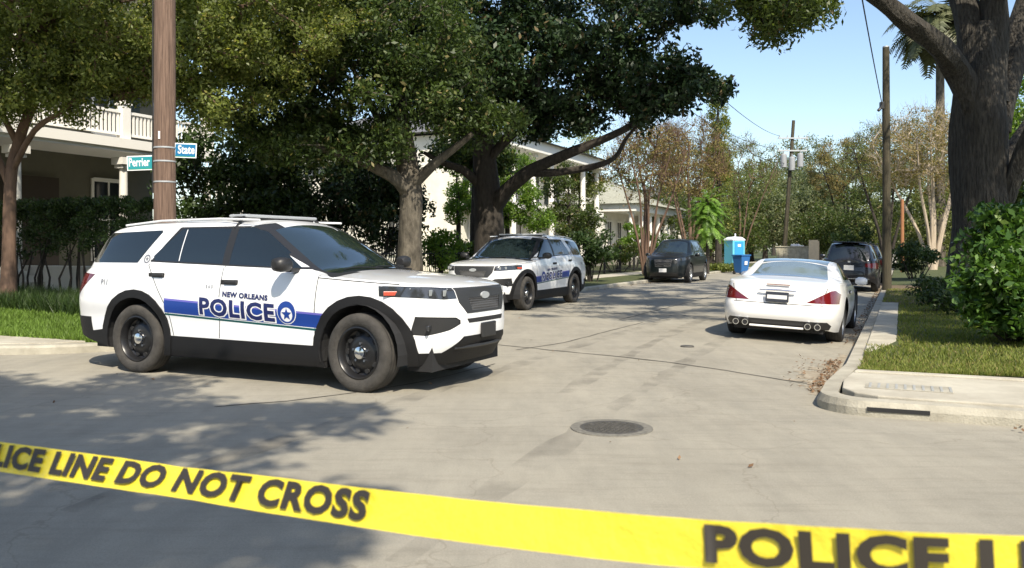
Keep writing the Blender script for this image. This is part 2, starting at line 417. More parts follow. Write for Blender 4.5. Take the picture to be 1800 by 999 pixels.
def sheet(mb, n0, n1, s0, s1, dn, ds, zf, mi=0):
    a = max(1, int(round((n1-n0)/dn))); b = max(1, int(round((s1-s0)/ds)))
    vs = [W(n0+(n1-n0)*i/a, s0+(s1-s0)*j/b, zf(n0+(n1-n0)*i/a, s0+(s1-s0)*j/b)) for j in range(b+1) for i in range(a+1)]
    mb.add(vs, [(j*(a+1)+i, j*(a+1)+i+1, (j+1)*(a+1)+i+1, (j+1)*(a+1)+i) for j in range(b) for i in range(a)], mi)
sheet(rd, -70, 60, -14, 7.0, 5, 3, lambda n, s: 0)
sheet(rd, -70, 60, 7.0, 9.9, 130, 2.9, lambda n, s: 0) if False else None
sheet(rd, -14, 3, 7.0, 10.2, .5, .4, road_z)
sheet(rd, -70, -14, 7.0, 10.2, 14, 3.2, lambda n, s: 0); sheet(rd, 3, 60, 7.0, 10.2, 19, 3.2, lambda n, s: road_z(-.6, s))
sheet(rd, -10.2, -.2, 10.2, 60, .5, 1.5, road_z); sheet(rd, -10.2, -.2, 60, 420, .5, 30, road_z)
sheet(rd, -9.5, -.6, -80, -14, 3, 20, lambda n, s: 0)
def ribbon(mb, pts, wd, mi, lift=.004, seed=0, jit=.02):
    rn = random.Random(seed); P2 = []
    for i in range(len(pts)-1):
        a, b = Vector(pts[i][:2]), Vector(pts[i+1][:2]); k = max(1, int((b-a).length/.25))
        for q in range(k): P2.append(a.lerp(b, q/k)+Vector((rn.uniform(-jit, jit), rn.uniform(-jit, jit))))
    P2.append(Vector(pts[-1][:2])); vs = []; fs = []
    for i, p in enumerate(P2):
        d = (P2[min(i+1, len(P2)-1)]-P2[max(0, i-1)]).normalized(); q = Vector((-d.y, d.x)); w_ = wd*(.6+.8*rn.random())/2
        for sgn in (-1, 1):
            r = p+q*w_*sgn; nn = r.x*SY-r.y*SX; ss = r.x*SX+r.y*SY
            vs.append((r.x, r.y, road_z(nn, ss)+lift))
    fs = [(2*i, 2*i+1, 2*i+3, 2*i+2) for i in range(len(P2)-1)]
    mb.add(vs, fs, mi)
def G2(x, y): Z = H*F/(y-HZ); return ((x-900)*Z/F, Z)
ribbon(rd, [G2(870, 606), G2(1020, 621), G2(1240, 642), G2(1432, 664)], .03, 1, seed=1)
ribbon(rd, [G2(905, 616), G2(990, 603), G2(1130, 567)], .022, 1, seed=2)
ribbon(rd, [G2(380, 716), G2(560, 700), G2(740, 672), G2(870, 640)], .02, 1, seed=3, jit=.03)
ribbon(rd, [W(-5, 16), W(-5, 40)], .03, 1, seed=5)
for q, s_ in enumerate((17.5, 23.5, 29.5, 36, 43)): ribbon(rd, [W(-9.3, s_), W(-.8, s_)], .03, 1, seed=7+q)
for q, (a, b, c_) in enumerate((((120, 900), (700, 700), (1180, 560)), ((700, 990), (1100, 690), (1330, 560)), ((980, 700), (1120, 610), (1240, 560)))):
    A, B, C_ = (Vector(G2(*k)) for k in (a, b, c_)); pts = [(1-u)**2*A+2*u*(1-u)*B+u*u*C_ for u in np.linspace(0, 1, 24)]
    ribbon(rd, pts, .20, 2, lift=.003+.001*q, seed=30+q, jit=.006)
struct(rd.build('road', ['road_concrete', 'crack', tm]))

# kerbs: extruded profile along a polyline in (n, s); inside = side away from the road
def kerb(name, pts, wdt=.16, h=.135, matn='kerb_concrete', inner=1):
    mb = MB(); P2 = [Vector(p) for p in pts]; vs = []; 
    for i, p in enumerate(P2):
        d0 = (p-P2[i-1]).normalized() if i else None; d1 = (P2[i+1]-p).normalized() if i < len(P2)-1 else None
        d = ((d0 or d1)+(d1 or d0)).normalized(); q = Vector((-d.y, d.x))*inner
        zr = road_z(p.x, p.y)
        for (o, z) in ((0, -.25), (0, zr+h-.03), (.03, zr*.3+h), (wdt, zr*.3+h+.003), (wdt, -.25)):
            r = p+q*o; vs.append(W(r.x, r.y, z))
    k = 5; fs = [(i*k+j, i*k+j+1, (i+1)*k+j+1, (i+1)*k+j) for i in range(len(P2)-1) for j in range(k-1)]
    mb.add(vs, fs); return struct(mb.build(name, matn, smooth=False))
def arc(c, r, a0, a1, n=8): return [(c[0]+r*math.cos(R(a0+(a1-a0)*i/n)), c[1]+r*math.sin(R(a0+(a1-a0)*i/n))) for i in range(n+1)]
rc = [(60, KC-.1), (20, KC-.1), (4, KC-.1), (.9, KC-.1)]+arc((.9, KC+1.5), 1.6, 270, 180, 8)
rc = [(60, 7.85), (12, 7.85), (.6, 7.85), (.1, 7.83)]+arc((-.22, 8.3), .48, 268, 186, 7)+[(-.70, 8.9), (-.66, 9.6), (KR, 10.5)]+[(KR, s) for s in (12, 14, 17, 20, 25, 30, 40, 60, 100, 200, 400)]
kerb('kerb', rc, .18, h=.098, inner=-1)
lc = [(KL, s) for s in (400, 200, 100, 60, 40, 30, 22, 16, 12)]+arc((KL-2, 9.2), 2.0, 0, -88, 9)+[(-13, 7.2), (-20, 7.2), (-70, 7.2)]
kerb('kerb', lc, .18, h=.115, inner=-1)

# lawns / verges, filled behind the kerbs as strips following them
def verge(name, outer, side, matn, zf, width_pts, rows=14):
    """outer polyline (n,s); grid towards 'width_pts' polyline of same count"""
    mb = MB(); vs = []; m = len(outer)
    for j in range(rows+1):
        u = (j/rows)**1.6
        for a, b in zip(outer, width_pts):
            n_ = a[0]+(b[0]-a[0])*u; s_ = a[1]+(b[1]-a[1])*u; vs.append(W(n_, s_, zf(n_, s_)+(0 if j else -.0)))
    mb.add(vs, [(j*m+i, j*m+i+1, (j+1)*m+i+1, (j+1)*m+i) for j in range(rows) for i in range(m-1)])
    return struct(mb.build(name, matn, smooth=True))
inner_r = [(-.3, 9.60)]+[(KR+.17+.05, s) for s in (10.6, 12, 14, 17, 20, 25, 30, 40, 60, 100, 200, 400)]
verge('lawn', [(60, 9.59), (30, 9.59), (12, 9.59), (4, 9.59), (1.0, 9.59), (-.3, 9.59)]+inner_r[1:], 1, 'lawn_ground', lawn_z,
      [(60, 60), (60, 60), (55, 70), (45, 80), (40, 90), (35, 100), (35, 105), (35, 110), (35, 115), (35, 120), (35, 125), (35, 130), (35, 140), (35, 160), (35, 200), (35, 300), (40, 340), (40, 400)], 26)
left_out = [(KL-.17, s) for s in (400, 200, 100, 60, 40, 30, 22, 16, 12)]+arc((KL-2, 10.2), 1.83, 0, -80, 6)[1:]+[(-14, 8.12), (-30, 8.12), (-70, 8.12)]
left_out[9:15] = [(KL-.25, 10), (KL-.5, 9.2), (KL-.9, 8.6), (KL-1.4, 8.3), (KL-1.8, 8.15), (KL-2.5, 8.12)]
verge('lawn', left_out, 1, 'lawn_ground', lawn_z,
      [(-60, 400), (-60, 220), (-60, 140), (-60, 100), (-60, 90), (-60, 84), (-60, 78), (-60, 72), (-60, 66), (-62, 60), (-63, 58), (-64, 56), (-65, 52), (-66, 50), (-68, 46), (-70, 40), (-70, 30), (-70, 12)][:len(left_out)], 26)
# pavement beside the cross street, left, and the catch basin slab on the right
pv = MB()
for i in range(9): 
    n0 = -11.6-i*1.5
    pv.prism([tuple(W(a, b).xy) for a, b in ((n0, 7.37), (n0-1.49, 7.37), (n0-1.49, 8.15), (n0, 8.15))], -.1, .132+.002*(i % 2))
pv.prism([tuple(W(a, b).xy) for a, b in ((-11.59, 7.37), (-10.9, 7.45), (-10.3, 7.8), (-10.0, 8.33), (-10.4, 8.5), (-11.59, 8.15))], -.1, .131)
struct(pv.build('pavement', 'slab_concrete', bevel=.008))
pr = MB()
pr.prism([tuple(W(a, b).xy) for a, b in ((1.55, 8.07), (3.3, 8.07), (3.3, 9.5), (1.55, 9.5))][:0] or [tuple(W(a, b).xy) for a, b in ((.1, 8.03), (1.85, 8.03), (1.98, 9.46), (-.46, 9.46), (-.51, 8.9), (-.49, 8.4), (-.38, 8.17), (-.18, 8.05))], -.1, .110)
for i in range(8): pr.prism([tuple(W(a, b).xy) for a, b in ((1.87+i*1.6 if i == 0 else 1.87+i*1.6, 8.035), (3.45+i*1.6, 8.035), (3.45+i*1.6, 9.46), (2.0+i*1.6 if i == 0 else 1.87+i*1.6, 9.46))], -.1, .104)
pr.prism([tuple(W(a, b).xy) for a, b in ((-.44, 9.465), (14, 9.465), (14, 9.60), (-.42, 9.60))], -.1, .128)      # back kerb
struct(pr.build('pavement', 'slab_concrete', bevel=.012))
ks = MB()
ks.prism([tuple(W(a, b).xy) for a, b in ((KR+.185, 11.3), (KR+.185, 12.98), (KR+.54, 12.98), (KR+.36, 12.0))], -.1, .108)
for i in range(5):
    s0 = 13.0+i*1.85
    ks.prism([tuple(W(a, b).xy) for a, b in ((KR+.185, s0), (KR+.185, s0+1.83), (KR+.55, s0+1.83), (KR+.54, s0))], -.1, .108)
struct(ks.build('pavement', 'slab_concrete', bevel=.01))
for n0, n1, sa, sb in ((-13.3, -11.9, 12, 120), (3.6, 5.0, 9.7, 120)):
    sw = MB(); k = 0; s_ = sa
    while s_ < sb:
        e = s_+1.5; sw.prism([tuple(W(a, b).xy) for a, b in ((n0, s_), (n1, s_), (n1, e-.015), (n0, e-.015))], -.05, max(lawn_z(n0, s_), lawn_z(n1, s_))+.014); s_ = e
    struct(sw.build('sidewalk', 'slab_concrete'))

# catch basin grate plate: shallow ribbed panel cast in the slab
cb = thing('drain_cover', 'ribbed pale drain cover set in the corner pavement slab', 'drain cover', W(.06, 8.60, .112), -TH)
m_ = MB(); m_.bx(-.36, .36, -.17, .17, 0, .004); m_.build('plate', 'kerb_concrete', cb)
m_ = MB(); [m_.bx(-.33+i*.074, -.308+i*.074, -.15, .15, .004, .008) for i in range(10)]; m_.build('rib', mat('worn_metal', (.33, .335, .32), .7, noise=.15, nscale=20), cb)
# drain mouth below the slab
dm = MB(); dm.prism([tuple(W(a, b).xy) for a, b in ((-.26, 7.81), (.22, 7.826), (.22, 7.9), (-.26, 7.9))], .008, .042); tag(dm.build('drain_inlet', 'gap'), 'dark slot of the storm drain in the corner kerb', 'drain inlet')
# manhole
mc = thing('manhole_cover', 'round rusty iron manhole cover flush in the road', 'manhole', (*G2(1075, 753), .004))
Z0 = G2(1075, 753)
m_ = MB(); m_.lathe([(.245, .0045), (.315, .004), (.318, -.01)], 48); m_.build('rim', 'iron_ring', mc, True)
m_ = MB(); m_.lathe([(0.0, .004), (.245, .004), (.247, -.01)], 48)
rn = random.Random(4)
for i in range(-5, 6):
    for j in range(-5, 6):
        x, y = i*.042+(.021 if j % 2 else 0), j*.042
        if math.hypot(x, y) < .21: m_.bx(x-.014, x+.014, y-.012, y+.012, .004, .009)
m_.build('lid', 'iron_cover', mc)
vc = thing('valve_cover', 'small dark round valve cover in the middle of the road', 'valve cover', (*G2(1208, 609), .004))
m_ = MB(); m_.lathe([(0, .006), (.09, .006), (.1, -.01)], 24); m_.build('lid', 'iron_cover', vc)

# grass blades (near parts of both lawns)
def blades(name, n_rng, s_rng, N_, hgt, leaf, seed, wid=.008, zf=lawn_z, cond=None, dens=None):
    rs = np.random.RandomState(seed)
    n_ = n_rng[0]+(n_rng[1]-n_rng[0])*rs.random(N_); s_ = s_rng[0]+(s_rng[1]-s_rng[0])*rs.random(N_)**(dens or 1)
    z = np.array([zf(a, b) for a, b in zip(n_, s_)])
    if cond is not None: k = cond(n_, s_); n_, s_, z = n_[k], s_[k], z[k]
    N_ = len(n_); x = n_*SY+s_*SX; y = -n_*SX+s_*SY
    b = np.stack([x, y, z-.005], 1); a = rs.random(N_)*6.283; wv = np.stack([np.cos(a), np.sin(a), a*0], 1)*(wid*(.6+.8*rs.random(N_)))[:, None]
    h_ = hgt*(.5+.9*rs.random(N_)); lean = rs.normal(size=(N_, 2))*.45
    t = b+np.stack([lean[:, 0]*h_, lean[:, 1]*h_, h_], 1)
    V = np.stack([b-wv, b+wv, t], 1); cl = np.sin(x*1.7)*np.cos(y*2.1)*.12+np.sin(x*5+y*3)*.08
    r_ = np.clip(.5+.3*rs.normal(size=N_)+cl, 0, .93); r_[rs.random(N_) < .07] = 1
    o = quads_mesh(name, V, r_, leaf, None, 3); o['kind'] = 'stuff'; return o
o = blades('grass', (-.45, 9), (9.61, 30), 150000, .045, 'grass', 1, .009, dens=1.9, cond=lambda n, s: ((s > 22.3) | (n > KR+.56) | (s < 12.3)) & (n > KR+.2) & ~((n > 3.6) & (n < 5)))
tag(o, 'short dry green grass on the right corner lawn', 'grass', kind='stuff')
o = blades('grass', (-24, -9.75), (8.15, 26), 150000, .09, 'grass_left', 2, .014, dens=1.5, cond=lambda n, s: ~((n > -13.3) & (n < -11.9) & (s > 12)))
tag(o, 'bright green grass behind the white police car', 'grass', kind='stuff')
o = blades('liriope', (-26, -12.9), (10.9, 12.9), 40000, .30, 'leaf_hedge', 3, .011)
tag(o, 'dark strappy ground cover in front of the tall hedge', 'ground cover', kind='stuff')

# leaf litter along the right kerb
def litter(name, boxes, seed, label):
    rs = np.random.RandomState(seed); Vs = []
    for n0, n1, s0, s1, k, z in boxes:
        n_ = n0+(n1-n0)*rs.random(k); s_ = s0+(s1-s0)*rs.random(k)
        zz = np.array([road_z(a, b) for a, b in zip(n_, s_)])+z+.008+.02*rs.random(k)
        c = np.stack([n_*SY+s_*SX, -n_*SX+s_*SY, zz], 1); a = rs.random(k)*6.28; r_ = .008+.02*rs.random(k)
        u = np.stack([np.cos(a), np.sin(a), rs.normal(size=k)*.3], 1)*r_[:, None]; v = np.stack([-np.sin(a), np.cos(a), rs.normal(size=k)*.3], 1)*r_[:, None]*.6
        Vs.append(np.stack([c-u, c-v, c+u, c+v], 1))
    V = np.concatenate(Vs); o = quads_mesh(name, V, rs.random(len(V)), 'litter'); tag(o, label, 'leaf litter', kind='stuff'); return o
litter('leaf_litter', [(-.86, -.7, 9.0, 12, 420, 0), (-1.2, -.68, 9.3, 12, 150, 0), (-.8, -.6, 14, 40, 1500, 0), (-.35, 1.0, 19, 34, 1800, .13), (.5, 2.5, 17, 24, 900, .16), (-8, 1, 4, 16, 60, 0), (KL+.02, KL+.35, 12, 45, 900, 0), (.8, 5, 7.55, 7.88, 420, 0), (0, 5, 9.66, 9.9, 200, .13)], 7, 'brown fallen leaves along the gutter and the pole')
sp = MB(); sheet(sp, KR+.19, 1.3, 21.5, 33, .3, 1, lambda n, s: lawn_z(n, s)+.006)
struct(sp.build('bare_soil', 'soil'))
rs = np.random.RandomState(31); sp = MB()
for k in range(46):
    s0 = 8.9+3.8*k/46; wv_ = .10+.38*math.exp(-((k-17)/12)**2)*(1+.35*math.sin(k*1.3)+.2*rs.normal()); s1 = s0+3.8/46; n0 = KR-.09-wv_
    for q in range(4):
        a = n0+(KR-.075-n0)*q/4; b = n0+(KR-.075-n0)*(q+1)/4
        if q < 1 and rs.random() < .45: continue
        sp.add([W(a, s0, road_z(a, s0)+.004), W(b, s0, road_z(b, s0)+.004), W(b, s1, road_z(b, s1)+.004), W(a, s1, road_z(a, s1)+.004)], [(0, 1, 2, 3)])
struct(sp.build('gutter_dirt', mat('gutter_soil', (.22, .18, .125), .95, col2=(.37, .325, .25), nscale=6, bump=.5, bscale=30)))

# ------------------------------------------------------------------ vehicles
def pch(tab):
    xs = np.array([a for a, b in tab], float); ys = np.array([b for a, b in tab], float)
    h = np.diff(xs); d = np.diff(ys)/h; m = np.zeros(len(xs)); m[0] = d[0]; m[-1] = d[-1]
    for i in range(1, len(xs)-1):
        if d[i-1]*d[i] > 0: w1 = 2*h[i]+h[i-1]; w2 = h[i]+2*h[i-1]; m[i] = (w1+w2)/(w1/d[i-1]+w2/d[i])
    def f(x):
        x = min(max(x, xs[0]), xs[-1]); i = min(int(np.searchsorted(xs, x, 'right'))-1, len(xs)-2); i = max(i, 0)
        t = (x-xs[i])/h[i]; return float((1+2*t)*(1-t)**2*ys[i]+t*(1-t)**2*h[i]*m[i]+t*t*(3-2*t)*ys[i+1]+t*t*(t-1)*h[i]*m[i+1])
    return f

def shell(p):
    zt, zb, bot, wd, side, xf, xr, crown, dl, tum = (pch(p[k]) for k in ('zt', 'zb', 'bot', 'w', 'side', 'xf', 'xr', 'crown', 'delta', 'tumble'))
    nf, nr = p['nf'], p['nr']
    def out(phi, z):
        c, s_ = math.cos(phi), math.sin(phi)
        n = nf if c >= 0 else nr; X = xf(z) if c >= 0 else xr(z)
        x = X*abs(c)**(2/n); return x, wd(x)*side(z)*max(s_, 0)**(2/n)
    zref = .75; ph = np.concatenate([np.linspace(0, .0005, 2)[:1], np.linspace(1e-6, math.pi-1e-6, 6000)]); pts = np.array([out(a, zref) for a in ph])
    L_ = np.concatenate([[0], np.cumsum(np.linalg.norm(np.diff(pts, axis=0), axis=1))])
    K = 150; phs = np.interp(np.linspace(0, L_[-1], K), L_, ph); phs[0] = 0; phs[-1] = math.pi
    NV = 26; NA, NB, NC = 3, 13, 15; rows = []
    for a in phs:
        xr_, _ = out(a, zref); col = []
        zr = zb(xr_); z0 = bot(xr_)
        for j in range(NV+1):
            z = z0+(zr-z0)*j/NV; x, y = out(a, z); col.append((x, y, z))
        x, y, z = col[-1]
        led = min(p.get('ledge', .04), .3*y); zC = max(zt(x+dl(x))-crown(x), z+.014); zD = max(zt(x), zC)
        yB = y-led; yC = max(yB-tum(x)*(zC-z), .3*yB)
        ys = []; zs = []
        for j in range(1, NA+1): u = j/NA; ys.append(y+(yB-y)*u); zs.append(z+.013*u**.5)
        for j in range(1, NB+1): u = j/NB; ys.append(yB+(yC-yB)*(u**1.25)); zs.append(z+.013+(zC-z-.013)*u)
        for j in range(1, NC+1): u = j/NC; q = 1-u; ys.append(yC*q); zs.append(zC+(zD-zC)*(1-q**2.2))
        ys = np.array([y]+ys); zs = np.array([z]+zs)
        for _ in range(2):
            y2 = ys.copy(); z2 = zs.copy(); y2[1:-1] = .25*ys[:-2]+.5*ys[1:-1]+.25*ys[2:]; z2[1:-1] = .25*zs[:-2]+.5*zs[1:-1]+.25*zs[2:]; ys, zs = y2, z2
        for yy, zz in zip(ys[1:], zs[1:]): col.append((x, float(yy), float(zz)))
        rows.append(col)
    bm = bmesh.new(); n = len(rows[0])
    for sg in (1, -1):
        V = [[bm.verts.new((x, y*sg, z)) for x, y, z in c] for c in rows]
        for i in range(K-1):
            for j in range(n-1):
                q = [V[i][j], V[i+1][j], V[i+1][j+1], V[i][j+1]]
                try: bm.faces.new(q)
                except ValueError: pass
    bmesh.ops.remove_doubles(bm, verts=bm.verts, dist=4e-4)
    bmesh.ops.dissolve_degenerate(bm, edges=bm.edges, dist=1e-4)
    bmesh.ops.recalc_face_normals(bm, faces=bm.faces)
    # make sure normals look outward (roof faces up)
    f = max(bm.faces, key=lambda q: q.calc_center_median().z)
    if f.normal.z < 0: bmesh.ops.reverse_faces(bm, faces=bm.faces)
    bm.normal_update()
    return bm

PROJ = {'side': (0, 2, 1), 'end': (1, 2, 0), 'top': (0, 1, 2)}
def carve(bm, lay, poly, view, cond, pid, only=(0,)):
    """cut a convex outline (2-D, in the given view) into the shell; tag the faces inside it"""
    a, b, c = PROJ[view]; ar = sum(poly[i][0]*poly[(i+1) % len(poly)][1]-poly[(i+1) % len(poly)][0]*poly[i][1] for i in range(len(poly)))
    if ar < 0: poly = poly[::-1]
    x0 = min(q[0] for q in poly); x1 = max(q[0] for q in poly); y0 = min(q[1] for q in poly); y1 = max(q[1] for q in poly)
    fs = []
    for f in bm.faces:
        if f[lay] not in only: continue
        m = f.calc_center_median()
        if not cond(m, f.normal): continue
        us = [v.co[a] for v in f.verts]; vs = [v.co[b] for v in f.verts]
        if max(us) < x0 or min(us) > x1 or max(vs) < y0 or min(vs) > y1: continue
        fs.append(f)
    for i in range(len(poly)):
        if not fs: return []
        p, q = poly[i], poly[(i+1) % len(poly)]; co = [0, 0, 0]; no = [0, 0, 0]
        co[a], co[b] = p; no[a], no[b] = q[1]-p[1], -(q[0]-p[0])
        no = Vector(no)
        if no.length < 1e-9: continue
        no.normalize(); co = Vector(co)
        es = {e for f in fs for e in f.edges}; vs = {v for f in fs for v in f.verts}
        r = bmesh.ops.bisect_plane(bm, geom=list(fs)+list(es)+list(vs), dist=1e-6, plane_co=co, plane_no=no)
        nf = {g_ for g_ in r['geom'] if isinstance(g_, bmesh.types.BMFace)} | {f for f in fs if f.is_valid}
        fs = [f for f in nf if f.is_valid and (f.calc_center_median()-co).dot(no) < 0]
    for f in fs: f[lay] = pid
    return fs

def finish(bm, lay, table, root, bodymats, default='body', gap_id=1):
    """split the tagged faces off into meshes of their own"""
    out = {}
    bm.normal_update()
    jobs = []
    for pid, spec_ in table.items():
        groups = {}
        for f in bm.faces:
            if f[lay] == pid:
                c = f.calc_center_median(); nm = spec_[0]
                if nm in ('bumper',): key = (0, 1 if c.x > 0 else -1)
                elif nm == 'wheel_arch_trim': key = (1 if c.y > 0 else -1, 1 if c.x > 0 else -1)
                elif nm in ('cargo_window', 'pillar_trim', 'sill_cladding', 'stripe', 'tail_light', 'fog_light'): key = (1 if c.y > 0 else -1, 0)
                else: key = (0, 0)
                groups.setdefault(key, []).append(f)
        for n_, (key, ff) in enumerate(groups.items()):
            k2 = pid if n_ == 0 else pid*100+n_+1000
            for f in ff: f[lay] = k2
            jobs.append((k2, spec_))
    for pid, (name, mats, off) in jobs:
        b2 = bm.copy(); l2 = b2.faces.layers.int['part']
        keep = [f for f in b2.faces if f[l2] == pid]
        if not keep: b2.free(); continue
        bmesh.ops.delete(b2, geom=[f for f in b2.faces if f[l2] != pid], context='FACES')
        if off:
            b2.normal_update()
            for v, nn in [(v, v.normal.copy()) for v in b2.verts]: v.co += nn*off
            if off > .006:                          # give proud trims an edge
                ed = [e for e in b2.edges if e.is_boundary]
                r = bmesh.ops.extrude_edge_only(b2, edges=ed)
                for v in [g_ for g_ in r['geom'] if isinstance(g_, bmesh.types.BMVert)]:
                    v.co -= v.normal*0
                    cen = v.co
                    v.co = Vector((cen.x, cen.y-math.copysign(off*1.6, cen.y) if abs(cen.y) > .6 else cen.y, cen.z)) if abs(cen.y) > .6 else Vector((cen.x-math.copysign(off*1.6, cen.x), cen.y, cen.z))
        me = bpy.data.meshes.new(name); b2.to_mesh(me); b2.free()
        for k in (mats if isinstance(mats, list) else [mats]): me.materials.append(M[k])
        me.polygons.foreach_set('use_smooth', [True]*len(me.polygons)); me.set_sharp_from_angle(angle=R(32))
        o = bpy.data.objects.new(name, me); COL.objects.link(o); o.parent = root; out[pid] = o
    b2 = bm.copy(); l2 = b2.faces.layers.int['part']
    bmesh.ops.delete(b2, geom=[f for f in b2.faces if f[l2] not in (0, gap_id)], context='FACES')
    for f in b2.faces: f.material_index = 1 if f[l2] == gap_id else 0
    me = bpy.data.meshes.new(default); b2.to_mesh(me); b2.free()
    for k in bodymats: me.materials.append(M[k])
    me.polygons.foreach_set('use_smooth', [True]*len(me.polygons)); me.set_sharp_from_angle(angle=R(50))
    o = bpy.data.objects.new(default, me); COL.objects.link(o); o.parent = root; out[0] = o
    return out

def circ(cx, cz, r, n=28): return [(cx+r*math.cos(2*math.pi*i/n), cz+r*math.sin(2*math.pi*i/n)) for i in range(n)]
def strip(p, q, w_=.009):
    p = Vector(p); q = Vector(q); d = (q-p).normalized(); m = Vector((-d.y, d.x))*w_/2
    return [tuple(p-m), tuple(q-m), tuple(q+m), tuple(p+m)]

def text_mesh(txt, size, bold=0.0, spacing=1.0, xs=1.0):
    cu = bpy.data.curves.new('txt', 'FONT'); cu.body = txt; cu.size = size; cu.offset = bold; cu.space_character = spacing
    cu.align_x = 'CENTER'; cu.align_y = 'CENTER'; cu.resolution_u = 3
    ob = bpy.data.objects.new('txt', cu); COL.objects.link(ob); dg = bpy.context.evaluated_depsgraph_get(); dg.update()
    me = bpy.data.meshes.new_from_object(ob.evaluated_get(dg)); bpy.data.objects.remove(ob); bpy.data.curves.remove(cu)
    for v in me.vertices: v.co.x *= xs
    return me

def wrap_decal(me2d, body_bvh, cx, cz, sidey, off, name, matn, root, slope=0, cut=.03):
    """lay a flat mesh drawn in (u, v) on the body side at (cx, cz)"""
    bm = bmesh.new(); bm.from_mesh(me2d) if isinstance(me2d, bpy.types.Mesh) else None
    bmesh.ops.triangulate(bm, faces=bm.faces)
    lo = min(v.co.y for v in bm.verts); hi = max(v.co.y for v in bm.verts); k = lo+cut
    while k < hi:
        bmesh.ops.bisect_plane(bm, geom=bm.verts[:]+bm.edges[:]+bm.faces[:], plane_co=(0, k, 0), plane_no=(0, 1, 0)); k += cut
    sg = 1 if sidey < 0 else -1                     # on the right side u runs forward
    for v in bm.verts:
        u, w_ = v.co.x, v.co.y; x = cx+sg*u; z = cz+w_+slope*sg*u
        hit = body_bvh.ray_cast(Vector((x, sidey*3, z)), Vector((0, -sidey, 0)))
        if hit[0]: v.co = hit[0]+Vector((0, sidey, 0))*off
        else: v.co = Vector((x, sidey*.99, z))
    bmesh.ops.recalc_face_normals(bm, faces=bm.faces)
    me = bpy.data.meshes.new(name); bm.to_mesh(me); bm.free(); me.materials.append(M[matn])
    o = bpy.data.objects.new(name, me); COL.objects.link(o); o.parent = root; return o

def poly_mesh(polys):
    me = bpy.data.meshes.new('p'); vs = []; fs = []
    for pl in polys: b = len(vs); vs += [(x, y, 0) for x, y in pl]; fs.append(tuple(range(b, b+len(pl))))
    me.from_pydata(vs, [], fs); return me
def star(cx, cy, r, r2=.42):
    pts = [(cx+(r if i % 2 == 0 else r*r2)*math.sin(i*math.pi/5), cy+(r if i % 2 == 0 else r*r2)*math.cos(i*math.pi/5)) for i in range(10)]
    return [[(cx, cy), pts[i], pts[(i+1) % 10]] for i in range(10)]
def crescent(r, r_in, cy, n=24):
    o = [(r*math.cos(a), r*math.sin(a)) for a in [2*math.pi*i/n for i in range(n+1)]]
    q = [(r_in*math.cos(a), cy+r_in*math.sin(a)) for a in [2*math.pi*i/n for i in range(n+1)]]
    return [[o[i], o[i+1], q[i+1], q[i]] for i in range(n)]

def wheel(root, x, y, r, wd, style, steer=0, rr=None, tyrem='tyre'):
    sg = 1 if y > 0 else -1; rr = rr or r*.60
    w_ = bpy.data.objects.new('wheel', None); COL.objects.link(w_); w_.parent = root; w_.location = (x, y, r-.008); w_.rotation_euler = (0, 0, steer); w_.empty_display_size = .1
    h = wd/2
    t = MB(); t.lathe([(rr+.005, -h*.75), (rr+.03, -h*.93), (r*.86, -h), (r*.95, -h*.9), (r*.992, -h*.68), (r, -h*.3), (r, h*.3), (r*.992, h*.68), (r*.95, h*.9), (r*.86, h), (rr+.035, h*.97), (rr+.006, h*.80), (rr-.01, h*.7)], 48, 0, 'y')
    for k in (-.5, -.17, .17, .5): t.lathe([(r+.0015, h*(k-.03)), (r+.0015, h*(k+.03))], 48, 1, 'y')
    t.build('tyre', [tyrem, 'gap'], w_, True)
    m = MB(); yo = h*.80*sg
    Y = lambda k: k*sg
    if style == 'steel':
        m.lathe([(rr+.008, Y(h*.80)), (rr-.006, Y(h*.84)), (rr-.02, Y(h*.72)), (rr-.03, Y(h*.2)), (rr-.05, Y(h*.08)), (rr*.74, Y(h*.12)), (rr*.62, Y(h*.36)), (rr*.40, Y(h*.40)), (.0, Y(h*.40))], 40, 0, 'y')
        for k in range(10):
            a = k*2*math.pi/10; m.lathe([(.0, Y(h*.28)), (.026, Y(h*.28)), (.03, Y(h*.17))], 12, 1, 'y', (rr*.735*math.cos(a), 0, rr*.735*math.sin(a)))
        for k in range(5):
            a = k*2*math.pi/5+.3; m.lathe([(.0, Y(h*.55)), (.013, Y(h*.55)), (.013, Y(h*.38))], 8, 2, 'y', (.082*math.cos(a)*1.1, 0, .082*math.sin(a)*1.1))
        m.build('rim', ['rim_black', 'gap', 'chrome'], w_, True)
        c = MB(); c.lathe([(0, Y(h*.72)), (.03, Y(h*.71)), (.058, Y(h*.64)), (.068, Y(h*.5)), (.068, Y(h*.38))], 28, 0, 'y'); c.build('hub_cap', 'chrome', w_, True)
    else:
        m.lathe([(rr+.008, Y(h*.80)), (rr-.006, Y(h*.86)), (rr-.02, Y(h*.7)), (rr-.035, Y(0))], 40, 0, 'y')
        m.lathe([(rr-.036, Y(0)), (0, Y(0))], 40, 1, 'y')
        for k in range(5 if style == 'five' else 7):
            a = k*2*math.pi/(5 if style == 'five' else 7)+.2; ca, sa = math.cos(a), math.sin(a); ww = .036 if style == 'five' else .022
            q = [(.03, -ww), (rr-.012, -ww*.75), (rr-.012, ww*.75), (.03, ww)]
            vs = [(ca*u-sa*v, Y(yy), sa*u+ca*v) for yy in (h*.72, h*.45) for u, v in q]
            m.add(vs, [(0, 1, 2, 3), (4, 5, 6, 7), (0, 1, 5, 4), (1, 2, 6, 5), (2, 3, 7, 6), (3, 0, 4, 7)], 0)
        m.lathe([(0, Y(h*.78)), (.055, Y(h*.76)), (.06, Y(h*.5))], 20, 0, 'y')
        m.build('rim', ['alloy', 'gap'], w_, True)
    return w_

